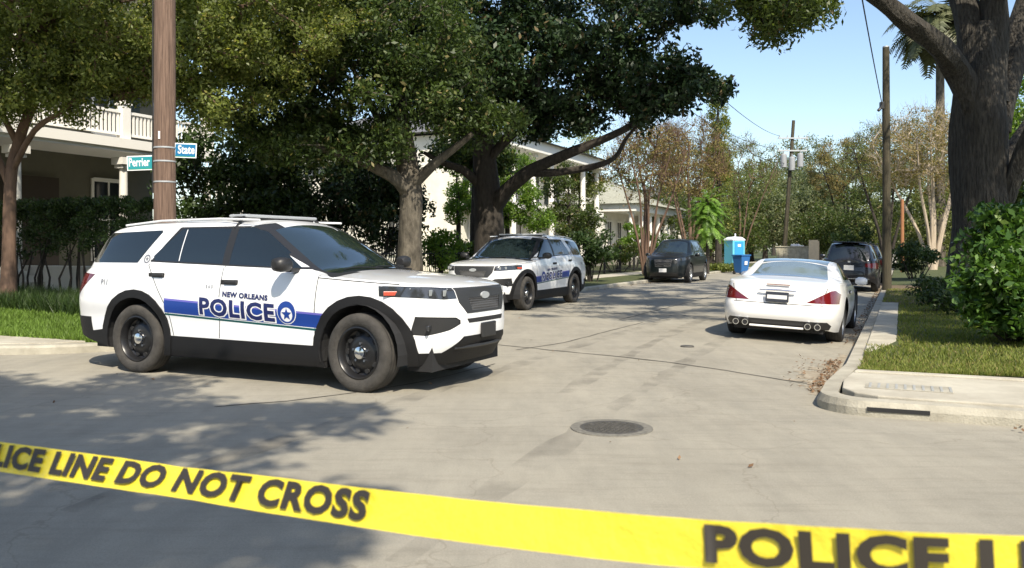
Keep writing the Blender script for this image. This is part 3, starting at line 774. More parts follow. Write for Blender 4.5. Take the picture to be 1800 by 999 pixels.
ALLP = (0, 1, 14, 17, 18, 21, 22, 25, 26, 27)+tuple(range(30, 60))
def common(root, bm, lay, p, wr, arch_r, flare_r, flare_mat, wheel_kw):
    """wheel arches, wells, underbody, wheels"""
    side = lambda m, n_: abs(m.y) > .45 and m.z < 1.0
    for ax in (p['fa'], p['ra']):
        for sg in (1, -1):
            c_ = lambda m, n_, sg=sg: m.y*sg > .45 and m.z < 1.05
            if flare_r: carve(bm, lay, circ(ax, wr, flare_r), 'side', c_, 20, ALLP)
            fs = carve(bm, lay, circ(ax, wr, arch_r), 'side', c_, 99, ALLP+(20,))
            bmesh.ops.delete(bm, geom=fs, context='FACES')
    m = MB(); W2 = p['wmax']
    for ax in (p['fa'], p['ra']):
        for sg in (1, -1):                           # wheel wells: open half drums
            n = 16; vs = []; 
            for i in range(n+1):
                a = math.pi*i/n*1.16-.08*math.pi
                for yy in (W2-.02, W2-.42): vs.append((ax+arch_r*1.02*math.cos(a), sg*yy, wr+arch_r*1.02*math.sin(a)))
            m.add(vs, [(2*i, 2*i+1, 2*i+3, 2*i+2) for i in range(n)])
            c = len(vs); m.add([(ax+arch_r*1.02*math.cos(math.pi*i/n*1.16-.08*math.pi), sg*(W2-.42), wr+arch_r*1.02*math.sin(math.pi*i/n*1.16-.08*math.pi)) for i in range(n+1)], [tuple(range(n+1))])
    m.bx(p['fa']+.4, p['xfr']-.25, -W2+.3, W2-.3, p['ub'], p['ub']+.25); m.bx(p['ra']+arch_r, p['fa']-arch_r, -W2+.10, W2-.10, p['ub'], p['ub']+.2)
    m.bx(p['ra']-.4, p['ra']+arch_r+.1, -W2+.44, W2-.44, p['ub']+.05, p['ub']+.3); m.bx(p['fa']-.45, p['fa']+.45, -W2+.44, W2-.44, p['ub']+.05, p['ub']+.3)
    m.bx(p['xrr']+.2, p['ra']-.38, -W2+.25, W2-.25, p['ub']+.03, p['ub']+.25)
    m.build('underbody', 'gap', root)
    for ax, st in ((p['fa'], wheel_kw.pop('steer', 0)), (p['ra'], 0)):
        for sg in (1, -1): wheel(root, ax, sg*(W2-p['ws']), wr, p['tw'], wheel_kw['style'], st, wheel_kw.get('rr'), wheel_kw.get('tyrem', 'tyre'))

def mirror_part(root, x, y, z, sg, matn, name='mirror'):
    m = MB(); pr_ = [(.0, .2), (.5, .9), (.85, 1.0), (1.0, .7)]
    vs = []; n = 12
    for k, (u, s_) in enumerate([(0, .55), (.25, .95), (.6, 1), (.85, .85), (1, .45)]):
        for i in range(n):
            a = 2*math.pi*i/n; vs.append((x+.085*s_*math.copysign(abs(math.cos(a))**.7, math.cos(a))-.02*u, sg*(y+.06+.2*u), z+.075*s_*math.copysign(abs(math.sin(a))**.7, math.sin(a))))
    fs = [(k*n+i, k*n+(i+1) % n, (k+1)*n+(i+1) % n, (k+1)*n+i) for k in range(4) for i in range(n)]+[tuple(range(n)), tuple(4*n+i for i in range(n))]
    m.add(vs, fs); m.box((x+.01, sg*(y+.02), z-.055), (.07, .14, .04), 1); return m.build(name, [matn, 'plastic_black'], root, True)

def handle(root, x, y, z, sg, matn):
    m = MB(); m.box((x, sg*(y+.012), z), (.17, .03, .028)); m.box((x-.03, sg*(y+.0), z), (.24, .012, .055), 1); return m.build('door_handle', [matn, 'gap'], root, bevel=.008)

def suv_body(p):
    bm = shell(p); return bm, bm.faces.layers.int.new('part')

# ---- police SUV
EXP = dict(
    zt=[(-2.62, 1.00), (-2.54, 1.12), (-2.36, 1.43), (-2.24, 1.625), (-2.1, 1.665), (-1.5, 1.715), (-.7, 1.735), (-.1, 1.715), (.12, 1.665), (.6, 1.42), (1.08, 1.165), (1.3, 1.145), (1.8, 1.105), (2.15, 1.055), (2.33, 1.01), (2.43, .96)],
    zb=[(-2.62, 1.00), (-2.5, 1.14), (-2.3, 1.18), (-1.5, 1.20), (0, 1.17), (.9, 1.115), (1.2, 1.095), (1.7, 1.06), (2.1, 1.02), (2.43, .96)],
    bot=[(-2.62, .40), (-2.2, .30), (-1.8, .24), (-1.2, .22), (1.2, .22), (1.9, .25), (2.43, .27)],
    w=[(-2.62, .93), (-2.3, .965), (-1.5, .995), (-.8, .985), (.8, .985), (1.5, .995), (2.43, .97)],
    side=[(.2, .94), (.3, .965), (.45, .972), (.60, .975), (.78, 1.0), (.92, .992), (1.05, .97), (1.2, .935)],
    xf=[(.2, 2.22), (.35, 2.32), (.5, 2.40), (.62, 2.41), (.8, 2.395), (1.0, 2.36), (1.2, 2.3)],
    xr=[(.2, -2.52), (.4, -2.60), (.6, -2.65), (.8, -2.64), (1.0, -2.60), (1.2, -2.5)],
    crown=[(-2.6, .02), (-2.2, .05), (0, .055), (.3, .05), (1.1, .045), (1.4, .05), (2.43, .015)],
    delta=[(-2.6, -.06), (-2.2, -.06), (-1.9, 0), (-.3, 0), (.0, .09), (.6, .16), (1.1, .14), (1.35, 0), (2.43, 0)],
    tumble=[(-2.6, .38), (-1, .36), (0, .38), (1.1, .5), (2, .5)],
    nf=3.9, nr=15, ledge=.035, fa=1.5125, ra=-1.5125, xfr=2.43, xrr=-2.62, wmax=.99, ws=.135, tw=.25, ub=.2)

def police_suv(label, clean_left_only=False):
    root = thing('police_suv', label, 'police car', (0, 0, 0), 0, None)
    bm, lay = suv_body(EXP); bv = BVHTree.FromBMesh(bm)
    SD = {s: (lambda m, n_, s=s: m.y*s > .3 and abs(n_.x) < .9) for s in (1, -1)}
    up = lambda m, n_: m.z > 1.10 and n_.z > .15
    for s in (1, -1):
        G = lambda m, n_, s=s: m.y*s > .3 and m.z > 1.1 and abs(n_.y) > .35
        carve(bm, lay, [(.93, 1.185), (.80, 1.185), (-.20, 1.215), (-.20, 1.60), (-.02, 1.615), (.30, 1.52)], 'side', G, 3 if s > 0 else 4)
        carve(bm, lay, [(-.30, 1.22), (-.93, 1.24), (-.93, 1.61), (-.30, 1.60)], 'side', G, 5 if s > 0 else 6)
        carve(bm, lay, [(-.945, 1.24), (-1.30, 1.25), (-1.33, 1.30), (-1.02, 1.595), (-.945, 1.608)], 'side', G, 7 if s > 0 else 8)
        GQ = lambda m, n_, s=s: m.y*s > .3 and m.z > 1.1
        carve(bm, lay, [(-1.56, 1.225), (-2.33, 1.225), (-2.42, 1.26), (-2.16, 1.565), (-1.32, 1.59), (-1.30, 1.57)], 'side', lambda m, n_, s=s: m.y*s > .3 and m.z > 1.1 and abs(n_.y) > .25, 9)
        # black pillars between the doors' glass
        carve(bm, lay, [(-.19, 1.21), (-.31, 1.21), (-.31, 1.625), (-.19, 1.625)], 'side', G, 21)
    carve(bm, lay, [(.17, -.60), (.17, .60), (1.00, .745), (1.09, .70), (1.125, .45), (1.135, 0), (1.125, -.45), (1.09, -.70), (1.00, -.745)], 'top', up, 2)
    carve(bm, lay, [(-2.25, -.62), (-2.25, .62), (-2.50, .70), (-2.50, -.70)], 'top', up, 10)
    for s in (1, -1):
        AP = lambda m, n_, s=s: m.y*s > .45 and m.z > 1.10
        carve(bm, lay, [(1.22, 1.09), (.85, 1.165), (-.06, 1.61), (.10, 1.70), (.62, 1.50), (1.15, 1.22)], 'side', AP, 21)
        carve(bm, lay, [(.95, 1.17), (.95, 1.19), (-1.36, 1.262), (-1.36, 1.238), (-.2, 1.20)], 'side', AP, 21)
        carve(bm, lay, [(-.06, 1.625), (-.06, 1.60), (-1.04, 1.595), (-1.04, 1.622)], 'side', AP, 21)
        carve(bm, lay, [(-1.36, 1.24), (-1.30, 1.24), (-1.0, 1.61), (-1.05, 1.62)], 'side', AP, 21)
    # front end
    FR = lambda m, n_: m.x > 1.6 and n_.x > .12
    carve(bm, lay, [(-.50, 1.0), (.50, 1.0), (.47, .86), (.37, .75), (-.37, .75), (-.47, .86)], 'end', lambda m, n_: m.x > 2.0, 11)
    carve(bm, lay, [(-.33, .90), (.33, .90), (.28, .775), (-.28, .775)], 'end', lambda m, n_: m.x > 2.0, 23, (11,))
    for s in (1, -1):
        carve(bm, lay, [(s*.51, 1.002), (s*.49, .90), (s*.62, .895), (s*.90, .925), (s*.965, .955), (s*.968, 1.015), (s*.94, 1.03)], 'end', lambda m, n_: m.x > 1.72, 12 if s > 0 else 13)
        carve(bm, lay, [(s*.47, .69), (s*.52, .72), (s*.80, .735), (s*.805, .56), (s*.74, .55), (s*.58, .60), (s*.47, .655)], 'end', FR, 14)
        carve(bm, lay, [(-2.22, 1.09), (-2.75, 1.12), (-2.75, .86), (-2.52, .86)], 'side', lambda m, n_, s=s: m.y*s > .3, 15 if s > 0 else 16)
    carve(bm, lay, [(-.38, .70), (.38, .70), (.35, .655), (-.35, .655)], 'end', FR, 24)
    carve(bm, lay, [(-.42, .53), (.42, .53), (.60, .38), (-.60, .38)], 'end', FR, 17)
    carve(bm, lay, [(-1, .38), (1, .38), (1, .2), (-1, .2)], 'end', FR, 17)
    RR = lambda m, n_: m.x < -2.0 and n_.x < -.1
    carve(bm, lay, [(-1.0, .60), (1.0, .60), (1.0, .2), (-1.0, .2)], 'end', RR, 17)
    for s in (1, -1):
        c_ = lambda m, n_, s=s: m.y*s > .5 and m.z < 1.2
        carve(bm, lay, [(-1.3, .44), (-1.3, .15), (1.3, .15), (1.3, .42)], 'side', c_, 18)
        carve(bm, lay, [(-2.7, .42), (-2.7, .15), (-1.8, .15), (-1.8, .50), (-1.95, .48)], 'side', c_, 17)
        carve(bm, lay, [(1.85, .38), (1.85, .1), (2.5, .1), (2.5, .38)], 'side', c_, 17)
        # livery band
        for pid, t0, t1, b0, b1 in ((25, .845, .735, .825, .715), (26, .825, .715, .69, .585), (27, .682, .577, .662, .555)):
            carve(bm, lay, [(-1.05, t0), (1.35, t1), (1.35, b1), (-1.05, b0)], 'side', c_, pid)
        # shut lines
        for a, b in (((.98, .43), (1.02, 1.12)), ((-.27, .44), (-.24, 1.2)), ((-1.02, .75), (-1.36, 1.22)), ((-.93, .44), (-1.02, .75)), ((1.02, 1.095), (1.9, 1.04))):
            carve(bm, lay, strip(a, b, .010), 'side', lambda m, n_, s=s: m.y*s > .5, 1)
    common(root, bm, lay, EXP, .385, .455, .545, 'cladding', dict(style='steel', rr=.250, tyrem='tyre_dusty', steer=R(-4)))
    tab = {2: ('windshield', 'windscreen', .002), 3: ('front_window', 'tinted_glass', .002), 4: ('front_window', 'tinted_glass', .002), 5: ('rear_window', 'tinted_glass', .002),
           6: ('rear_window', 'tinted_glass', .002), 7: ('quarter_window', 'tinted_glass', .002), 8: ('quarter_window', 'tinted_glass', .002), 9: ('cargo_window', 'tinted_glass', .003),
           10: ('tailgate_window', 'tinted_glass', .002), 11: ('grille', 'bezel', .004), 23: ('grille_mesh', 'grille_mesh', .001), 12: ('headlight', 'lamp_dark', .003), 13: ('headlight', 'lamp_dark', .003),
           14: ('fog_light', 'plastic_black', -.01), 24: ('intake_slot', 'gap', 0), 15: ('tail_light', 'lamp_red', .004), 16: ('tail_light', 'lamp_red', .004), 17: ('bumper', 'cladding', .004), 18: ('sill_cladding', 'cladding', .004),
           20: ('wheel_arch_trim', 'cladding', .014), 21: ('pillar_trim', 'plastic_black', .003), 25: ('stripe', 'decal_violet', .001), 26: ('stripe', 'decal_blue', .001), 27: ('stripe', 'decal_teal', .001)}
    o = finish(bm, lay, tab, root, ['paint_white', 'gap'])
    # lamp inserts
    for pid, s in ((12, 1), (13, -1)):
        m = MB()
        for k, (yy, zz) in enumerate(((.60, .955), (.70, .96))):
            h_ = bv.ray_cast(Vector((4, s*yy, zz)), Vector((-1, 0, 0)))[0]
            m.lathe([(0, .0), (.028, .002), (.036, .012), (.04, 0)], 16, 0, 'z', (0, 0, 0)) if False else None
            m.box(h_+Vector((.004, 0, 0)), (.012, .07, .06), 0)
        for (yy, zz, d) in ((.865, .955, .10),):
            h_ = bv.ray_cast(Vector((4, s*yy, zz)), Vector((-1, 0, 0)))[0]
            h_ and m.box(h_+Vector((.0, s*.004, 0)), (.17, .022, .042), 1, rz=s*R(-38))
        h0 = bv.ray_cast(Vector((4, s*.56, .99)), Vector((-1, 0, 0)))[0]; h1 = bv.ray_cast(Vector((4, s*.80, 1.0)), Vector((-1, 0, 0)))[0]
        m.tube([h0, h1], .008, 6, 0); m.build('lamp_lens', ['lamp_clear', 'lamp_amber'], o[pid], bevel=.006)
        m = MB()
        h_ = bv.ray_cast(Vector((4, s*.72, .63)), Vector((-1, 0, 0)))[0]
        m.box(h_+Vector((.0, 0, 0)), (.03, .16, .05), rz=s*R(-14)); m.build('lamp_lens', 'lamp_dark', o[14], bevel=.01)
    # grille surround, bars and badge
    h_ = bv.ray_cast(Vector((4, 0, .915)), Vector((-1, 0, 0)))[0]
    m = MB(); m.add([(h_.x+.016, .085*math.cos(a), .915+.034*math.sin(a)) for a in np.linspace(0, 6.283, 25)[:-1]]+[(h_.x-.0, .088*math.cos(a), .915+.037*math.sin(a)) for a in np.linspace(0, 6.283, 25)[:-1]], [tuple(range(24))]+[(i, (i+1) % 24, (i+1) % 24+24, i+24) for i in range(24)])
    m.build('badge', 'steel_grey', o[11])
    h_ = bv.ray_cast(Vector((4, 0, .56)), Vector((-1, 0, 0)))[0]
    m = MB(); m.box((h_.x+.02, 0, .57), (.025, .30, .15)); m.build('number_plate', 'plastic_black', root, bevel=.01)
    m = MB()                                          # lower intake fins and skid
    m.tube([(h_.x-.10, -.50, .42), (h_.x-.03, -.25, .42), (h_.x-.01, 0, .42), (h_.x-.03, .25, .42), (h_.x-.10, .50, .42)], .018, 6); m.build('lower_intake', 'plastic_black', root, True)
    for s in (1, -1):
        mirror_part(root, .70, .93, 1.225, s, 'plastic_black')
        for x, z in ((.0, 1.03), (-1.17, 1.09)):
            hy = bv.ray_cast(Vector((x, s*3, z)), Vector((0, -s, 0)))[0]
            handle(root, x-.10 if x == 0 else x, abs(hy.y), z, s, 'plastic_black')
        # roof rail and mud flap
        m = MB(); m.tube([(.05, s*.70, 1.69), (-.5, s*.71, 1.71), (-1.4, s*.70, 1.70), (-2.0, s*.68, 1.655)], .012, 6); m.build('roof_rail', 'paint_white', root, True)
        # livery: name, town, crescent badge, fleet number
        wrap_decal(text_mesh('POLICE', .240, .022, 1.10, 1.22), bv, -.02, .745, s, .004, 'lettering_outline', 'decal_white', root, -.045)
        wrap_decal(text_mesh('POLICE', .240, .009, 1.10, 1.22), bv, -.02, .745, s, .0065, 'lettering', 'decal_navy', root, -.045)
        wrap_decal(text_mesh('NEW ORLEANS', .072, .004, 1.1, 1.15), bv, .10, .893, s, .004, 'lettering', 'decal_navy', root, -.045)
        ex, ez, rb = (.655, .745, .115)
        e_ = lambda pol, off, mt, nm: wrap_decal(poly_mesh(pol), bv, ex, ez, s, off, nm, mt, root)
        e_([[(rb*1.06*math.cos(a), rb*1.06*math.sin(a)) for a in np.linspace(0, 6.283, 29)[:-1]]], .0045, 'decal_white', 'emblem_rim')
        e_(crescent(rb*.98, rb*.64, -rb*.20), .007, 'decal_blue', 'emblem')
        e_(star(0, -rb*.18, rb*.58), .007, 'decal_blue', 'emblem_star')
        ex, ez, rb = (-1.47, 1.33, .05)
        ex, ez = -1.50, 1.18
        ex, ez = -1.42, 1.27
        e_(crescent(rb, rb*.66, 0), .005, 'decal_grey', 'emblem'); e_(star(0, 0, rb*.55), .005, 'decal_grey', 'emblem_star')
        wrap_decal(text_mesh('P11', .085, .003), bv, -2.02, 1.0, s, .004, 'lettering', 'decal_grey', root)
        wrap_decal(text_mesh('5 6 0', .05, .001), bv, -.40, .98, s, .004, 'lettering', 'decal_grey', root)
    lb = bpy.data.objects.new('light_bar', None); COL.objects.link(lb); lb.parent = root; lb.location = (-.36, 0, 1.700)
    m = MB(); m.bx(-.13, .13, -.60, .60, .028, .062); m.build('housing', 'steel_grey', lb, bevel=.018)
    m = MB(); m.bx(-.05, .05, -.62, .62, -.02, .028); m.build('mount', 'plastic_black', lb)
    for s in (1, -1): m = MB(); m.tube([(.09, s*.60, .03), (.11, s*.68, -.04), (.10, s*.735, -.10)], .018, 6); m.build('mounting_strap', 'plastic_black', lb)
    # wipers
    m = MB(); zt = pch(EXP['zt'])
    for y0, y1 in ((.62, .02), (.05, -.55)):
        pts = []
        for u in np.linspace(0, 1, 6):
            x = 1.10-.16*math.sin(u*2.2)*.55; y = y0+(y1-y0)*u; h_ = bv.ray_cast(Vector((x, y, 3)), Vector((0, 0, -1)))[0]; pts.append(h_+Vector((.008, 0, .012)))
        m.tube(pts, .007, 5)
    m.build('wiper', 'plastic_black', root)
    m = MB(); m.tube([(-1.9, .25, 1.69), (-1.93, .25, 1.74), (-2.0, .25, 1.76)], .012, 6); m.build('antenna', 'plastic_black', root)
    # push the front underside closed
    return root

cop = police_suv('white police SUV nearest the camera, parked side-on across the junction')
fwd = Vector((math.cos(R(-26)), math.sin(R(-26))))
cop.location = (-2.42, 9.73, 0); cop.rotation_euler = (0, 0, R(-26))
cop['group'] = 'white police SUVs with blue stripes'
cop2 = copy_tree(cop); cop2['label'] = 'white police SUV facing the camera at the left kerb under the trees'
cop2.location = W(-8.62, 19.2, 0); cop2.rotation_euler = (0, 0, math.atan2(-SY, -SX))
for ch in cop2.children:
    if ch.name.startswith('wheel') and ch.location.x > 0: ch.rotation_euler = (0, 0, 0)

# ---- ordinary cars
def simple_car(name, label, cat, p, paint, spec):
    root = thing(name, label, cat); bm, lay = suv_body(p); bv = BVHTree.FromBMesh(bm)
    tab = {}
    for pid, (nm, mt, off, view, poly, cond) in enumerate(spec, 30):
        tab[pid] = (nm, mt, off); carve(bm, lay, poly, view, cond, pid)
    for s in (1, -1):
        for a, b in p.get('gaps', ()): carve(bm, lay, strip(a, b, .012), 'side', lambda m, n_, s=s: m.y*s > .5, 1)
    for a, b in p.get('rgaps', ()): carve(bm, lay, strip(a, b, .012), 'end', lambda m, n_: m.x < -1.5 and n_.x < -.1, 1)
    common(root, bm, lay, p, p['wr'], p['wr']+.055, p.get('flare'), 'cladding', dict(style=p.get('wstyle', 'five'), rr=p.get('rr')))
    tab[20] = ('wheel_arch_trim', 'cladding', .012)
    o = finish(bm, lay, tab, root, [paint, 'gap'])
    return root, bv, o
S1 = lambda s: (lambda m, n_: m.y*s > .25 and abs(n_.y) > .3)
UP = lambda m, n_: n_.z > .1
FRT = lambda m, n_: m.x > 1.2 and n_.x > .1
RER = lambda m, n_: m.x < -1.2 and n_.x < -.08

# white roadster with folding hardtop, seen from behind
SLP = dict(
    zt=[(-2.30, .84), (-2.22, .93), (-2.05, .955), (-1.5, .975), (-1.18, 1.0), (-.75, 1.15), (-.4, 1.24), (-.1, 1.262), (.2, 1.245), (.45, 1.18), (.8, 1.06), (1.05, .955), (1.4, .90), (1.9, .80), (2.2, .68), (2.24, .62)],
    zb=[(-2.30, .84), (-2.1, .895), (-1.6, .915), (-1, .905), (0, .87), (.9, .84), (1.4, .80), (1.9, .72), (2.24, .60)],
    bot=[(-2.3, .27), (-1.9, .19), (-1, .16), (1, .16), (1.9, .17), (2.24, .2)],
    w=[(-2.30, .90), (-1.3, .93), (-.6, .905), (.6, .89), (1.3, .905), (2.24, .84)],
    side=[(.15, .93), (.3, .97), (.5, 1.0), (.62, .995), (.75, .975), (.9, .935)],
    xf=[(.15, 2.15), (.4, 2.24), (.6, 2.22), (.9, 2.1)], xr=[(.15, -2.12), (.3, -2.24), (.45, -2.30), (.55, -2.29), (.62, -2.25), (.84, -2.20), (.95, -2.15)],
    crown=[(-2.3, .03), (-1.3, .06), (-.9, .05), (0, .04), (.8, .04), (1.1, .06), (2.2, .03)],
    delta=[(-2.3, 0), (-1.6, 0), (-1.2, -.22), (-.6, -.18), (-.2, 0), (.2, .1), (.9, .15), (1.2, 0), (2.2, 0)],
    tumble=[(-2.3, .6), (-1.1, .60), (0, .50), (1, .6), (2, .5)],
    nf=3.4, nr=6.5, ledge=.03, fa=1.28, ra=-1.28, xfr=2.24, xrr=-2.30, wmax=.91, ws=.150, tw=.26, ub=.14, wr=.33, rr=.235,
    gaps=(((.95, .25), (1.0, .84)), ((-.55, .3), (-.5, .88))), rgaps=(((-.66, .60), (.66, .60)), ((-.70, .86), (-.62, .60)), ((.70, .86), (.62, .60))))
sp_ = []
for s in (1, -1):
    sp_.append(('door_window', 'tinted_glass', .002, 'side', [(.80, .915), (-.40, .94), (-.62, .96), (-.30, 1.19), (.0, 1.225), (.35, 1.16)], S1(s)))
    sp_.append(('tail_light', 'lamp_red', .004, 'end', [(s*.855, .63), (s*.86, .77), (s*.80, .83), (s*.745, .825), (s*.42, .635)], RER))
sp_ += [('rear_window', 'roof_glass', .002, 'top', [(-1.22, -.62), (-1.30, 0), (-1.22, .62), (-.56, .53), (-.52, 0), (-.56, -.53)], UP),
        ('roof_panel', 'roof_glass', .002, 'top', [(-.50, -.53), (-.50, .53), (.12, .54), (.15, 0), (.12, -.54)], UP),
        ('windshield', 'windscreen', .002, 'top', [(.24, -.52), (.24, .52), (.88, .66), (1.0, 0), (.88, -.66)], UP),
        ('diffuser', 'plastic_black', .002, 'end', [(-.72, .355), (.72, .355), (.77, .30), (.74, .235), (-.74, .235), (-.77, .30)], RER)]
sl_, bv, o = simple_car('parked_coupe', 'white low coupe with glass roof coloured like reflected sky parked beside the right kerb', 'car', SLP, 'paint_pearl', sp_)
m = MB(); m.box((-2.295, 0, .70), (.02, .34, .155)); m.build('number_plate', 'plate_dark', sl_, bevel=.006)
m = MB(); m.box((-2.308, 0, .70), (.006, .29, .06)); m.build('plate_face', 'plate_white', sl_)
m = MB(); m.tube([(-2.27, -.27, .80), (-2.285, 0, .805), (-2.27, .27, .80)], .014, 8); m.build('lid_handle', 'chrome', sl_, True)
m = MB(); m.box((-2.215, 0, .885), (.02, .34, .012)); m.build('brake_light', 'lamp_red', sl_)
for s in (1, -1):
    for y in (.46, .60):
        ex = MB()
        ex.lathe([(.038, -2.20), (.046, -2.30), (.050, -2.30), (.050, -2.15)], 20, 0, 'z', (0, 0, 0)) if False else None
        ex.tube([(-2.12, s*y, .285), (-2.31, s*y, .285)], .048, 16, 0, cap=False); ex.tube([(-2.302, s*y, .285), (-2.30, s*y, .285)], .040, 16, 1)
        ex.add([(-2.31, s*y+r_*math.cos(a), .285+r_*math.sin(a)) for r_ in (.048, .036) for a in np.linspace(0, 6.283, 17)[:-1]], [(i, (i+1) % 16, (i+1) % 16+16, i+16) for i in range(16)], 0)
        ex.build('exhaust_tip', ['chrome', 'gap'], sl_, True)
m = MB(); m.box((-2.26, 0, .245), (.05, .80, .03)); m.build('bumper_lip', 'paint_pearl', sl_, bevel=.01)
for s in (1, -1):
    mirror_part(sl_, .62, .84, .90, s, 'paint_pearl')
    handle(sl_, -.2, .885, .74, s, 'paint_pearl')
sl_.location = (5.0, 15.05, -.048); sl_.rotation_euler = (R(2.6), 0, R(64.2))

# dark SUV, left kerb, facing the camera
def suv_profile(L_, Hh, wh, wb, wr, hood=.98):
    f, r_ = wb/2+.92, -(wb/2+1.0); k = Hh
    return dict(
        zt=[(r_, .95), (r_+.07, 1.08), (r_+.35, k-.15), (r_+.48, k-.06), (r_+.9, k-.025), (-.4, k), (.05, k-.02), (.28, k-.07), (.65, k-.32), (1.12, hood+.14), (1.4, hood+.11), (1.9, hood+.04), (f-.12, hood-.05), (f, hood-.12)],
        zb=[(r_, .95), (r_+.12, 1.06), (-1, 1.09), (0, 1.06), (1.1, hood+.07), (1.6, hood+.04), (f-.2, hood-.05), (f, hood-.12)],
        bot=[(r_, .38), (r_+.5, .26), (-1, .23), (1, .23), (f-.4, .24), (f, .28)],
        w=[(r_, wh*.95), (-1.3, wh), (1.3, wh), (f, wh*.95)],
        side=[(.2, .94), (.4, .975), (.7, 1.0), (.9, .985), (1.1, .945)],
        xf=[(.2, f-.14), (.45, f), (.7, f-.01), (1.0, f-.08)], xr=[(.2, r_+.12), (.55, r_), (.8, r_+.03), (1.1, r_+.1)],
        crown=[(r_, .02), (r_+.5, .05), (0, .05), (1.1, .04), (1.5, .05), (f, .02)],
        delta=[(r_, -.05), (r_+.45, -.08), (r_+.8, 0), (-.2, 0), (.15, .09), (.65, .14), (1.15, .12), (1.4, 0), (f, 0)],
        tumble=[(r_, .42), (0, .40), (1.1, .5), (f, .5)],
        nf=4.2, nr=6.5, ledge=.035, fa=wb/2, ra=-wb/2, xfr=f, xrr=r_, wmax=wh, ws=.135, tw=.235, ub=.2, wr=wr, rr=wr*.64,
        gaps=(((.95, .4), (1.0, 1.05)), ((-.22, .4), (-.2, 1.08)), ((-1.2, .8), (-1.28, 1.1))), rgaps=(((-.62, .55), (.62, .55)),))
def suv_spec(k, p, lampf, tail, hood):
    f, r_ = p['xfr'], p['xrr']; a = []
    for s in (1, -1):
        a += [('front_window', 'tinted_glass', .002, 'side', [(.90, 1.10), (-.18, 1.12), (-.18, k-.13), (.02, k-.12), (.32, k-.20)], S1(s)),
              ('rear_window', 'tinted_glass', .002, 'side', [(-.26, 1.12), (-1.08, 1.14), (-1.02, k-.14), (-.26, k-.13)], S1(s)),
              ('quarter_window', 'tinted_glass', .002, 'side', [(-1.15, 1.15), (r_+.35, 1.20), (r_+.62, k-.17), (-1.09, k-.14)], S1(s)),
              ('headlight', lampf, .003, 'end', [(s*.44, hood-.08), (s*.50, hood-.18), (s*.88, hood-.13), (s*.90, hood-.03), (s*.82, hood-.02)], FRT),
              ('tail_light', 'lamp_red', .004, 'end', [(s*.50, tail-.02), (s*.50, tail+.09), (s*.93, tail+.13), (s*.93, tail-.08)], RER),
              ('sill_cladding', 'cladding', .005, 'side', [(-1.1, .40), (-1.1, .2), (1.1, .2), (1.1, .40)], lambda m, n_, s=s: m.y*s > .5)]
    a += [('windshield', 'windscreen', .002, 'top', [(.34, -.56), (.34, .56), (1.02, .68), (1.15, 0), (1.02, -.68)], UP),
          ('tailgate_window', 'tinted_glass', .002, 'top', [(r_+.40, -.56), (r_+.40, .56), (r_+.10, .66), (r_+.10, -.66)], UP),
          ('grille', 'grille_mesh', .003, 'end', [(-.38, hood-.10), (.38, hood-.10), (.32, hood-.40), (-.32, hood-.40)], FRT),
          ('lower_grille', 'plastic_black', .002, 'end', [(-.6, .42), (.6, .42), (.55, .28), (-.55, .28)], FRT),
          ('rear_bumper', 'cladding', .006, 'end', [(-.95, .46), (.95, .46), (.95, .2), (-.95, .2)], RER)]
    return a
PA = suv_profile(4.8, 1.82, .96, 2.80, .39, 1.06); PA['wstyle'] = 'six'
ca, bv, o = simple_car('parked_suv', 'dark green-black SUV facing the camera at the left kerb near the portable toilet', 'car', PA, 'paint_dark_green', suv_spec(1.82, PA, 'lamp_dark', .82, 1.06))
for s in (1, -1): mirror_part(ca, .72, .90, 1.14, s, 'paint_dark_green')
m = MB(); m.box((PA['xfr']+.01, 0, .52), (.02, .30, .15)); m.build('number_plate', 'plate_white', ca)
m = MB(); [m.box((PA['xfr']-.01, 0, .72+.07*i), (.02, .60, .012)) for i in range(3)]; m.build('grille_bar', 'chrome', ca)
ca.location = W(-8.75, 36.2, 0); ca.rotation_euler = (0, 0, math.atan2(-SY, -SX))

PB = suv_profile(4.6, 1.68, .93, 2.70, .36, 1.0); PB['flare'] = .45
cb_, bv, o = simple_car('parked_suv', 'charcoal SUV seen from behind, parked at the right kerb beyond the white coupe', 'car', PB, 'paint_charcoal', suv_spec(1.68, PB, 'lamp_clear', .86, 1.0))
for s in (1, -1): mirror_part(cb_, .72, .90, 1.12, s, 'paint_charcoal')
m = MB(); m.box((PB['xrr']-.0, 0, .80), (.03, .32, .16)); m.build('number_plate', 'plate_white', cb_, bevel=.004)
m = MB(); m.box((PB['xrr']+.05, 0, 1.0), (.02, .08, .05)); m.build('badge', 'chrome', cb_)
m = MB(); m.box((PB['xrr']+.42, 0, 1.645), (.22, 1.05, .03), ry=R(8)); m.build('rear_spoiler', 'paint_charcoal', cb_, bevel=.01)
m = MB(); m.box((PB['xrr']-.01, 0, .44), (.02, 1.3, .03)); m.build('bumper_trim', 'chrome', cb_)
for s in (1, -1):
    m = MB(); m.tube([(.2, s*.58, 1.66), (-.5, s*.60, 1.69), (-1.5, s*.58, 1.66)], .014, 6); m.build('roof_rail', 'plastic_black', cb_, True)
cb_.location = W(-1.62, 33.1, -.045); cb_.rotation_euler = (R(2.0), 0, STREET_ROT)
cb_['group'] = ca['group'] = 'dark SUVs parked on the street'
# another car far along the right kerb, mostly hidden
PC = suv_profile(4.6, 1.62, .92, 2.70, .36, 1.0)
cc = copy_tree(cb_); cc['label'] = 'dark car parked at the right kerb behind the charcoal SUV, partly hidden'; cc.location = W(-1.6, 41.5, -.045)

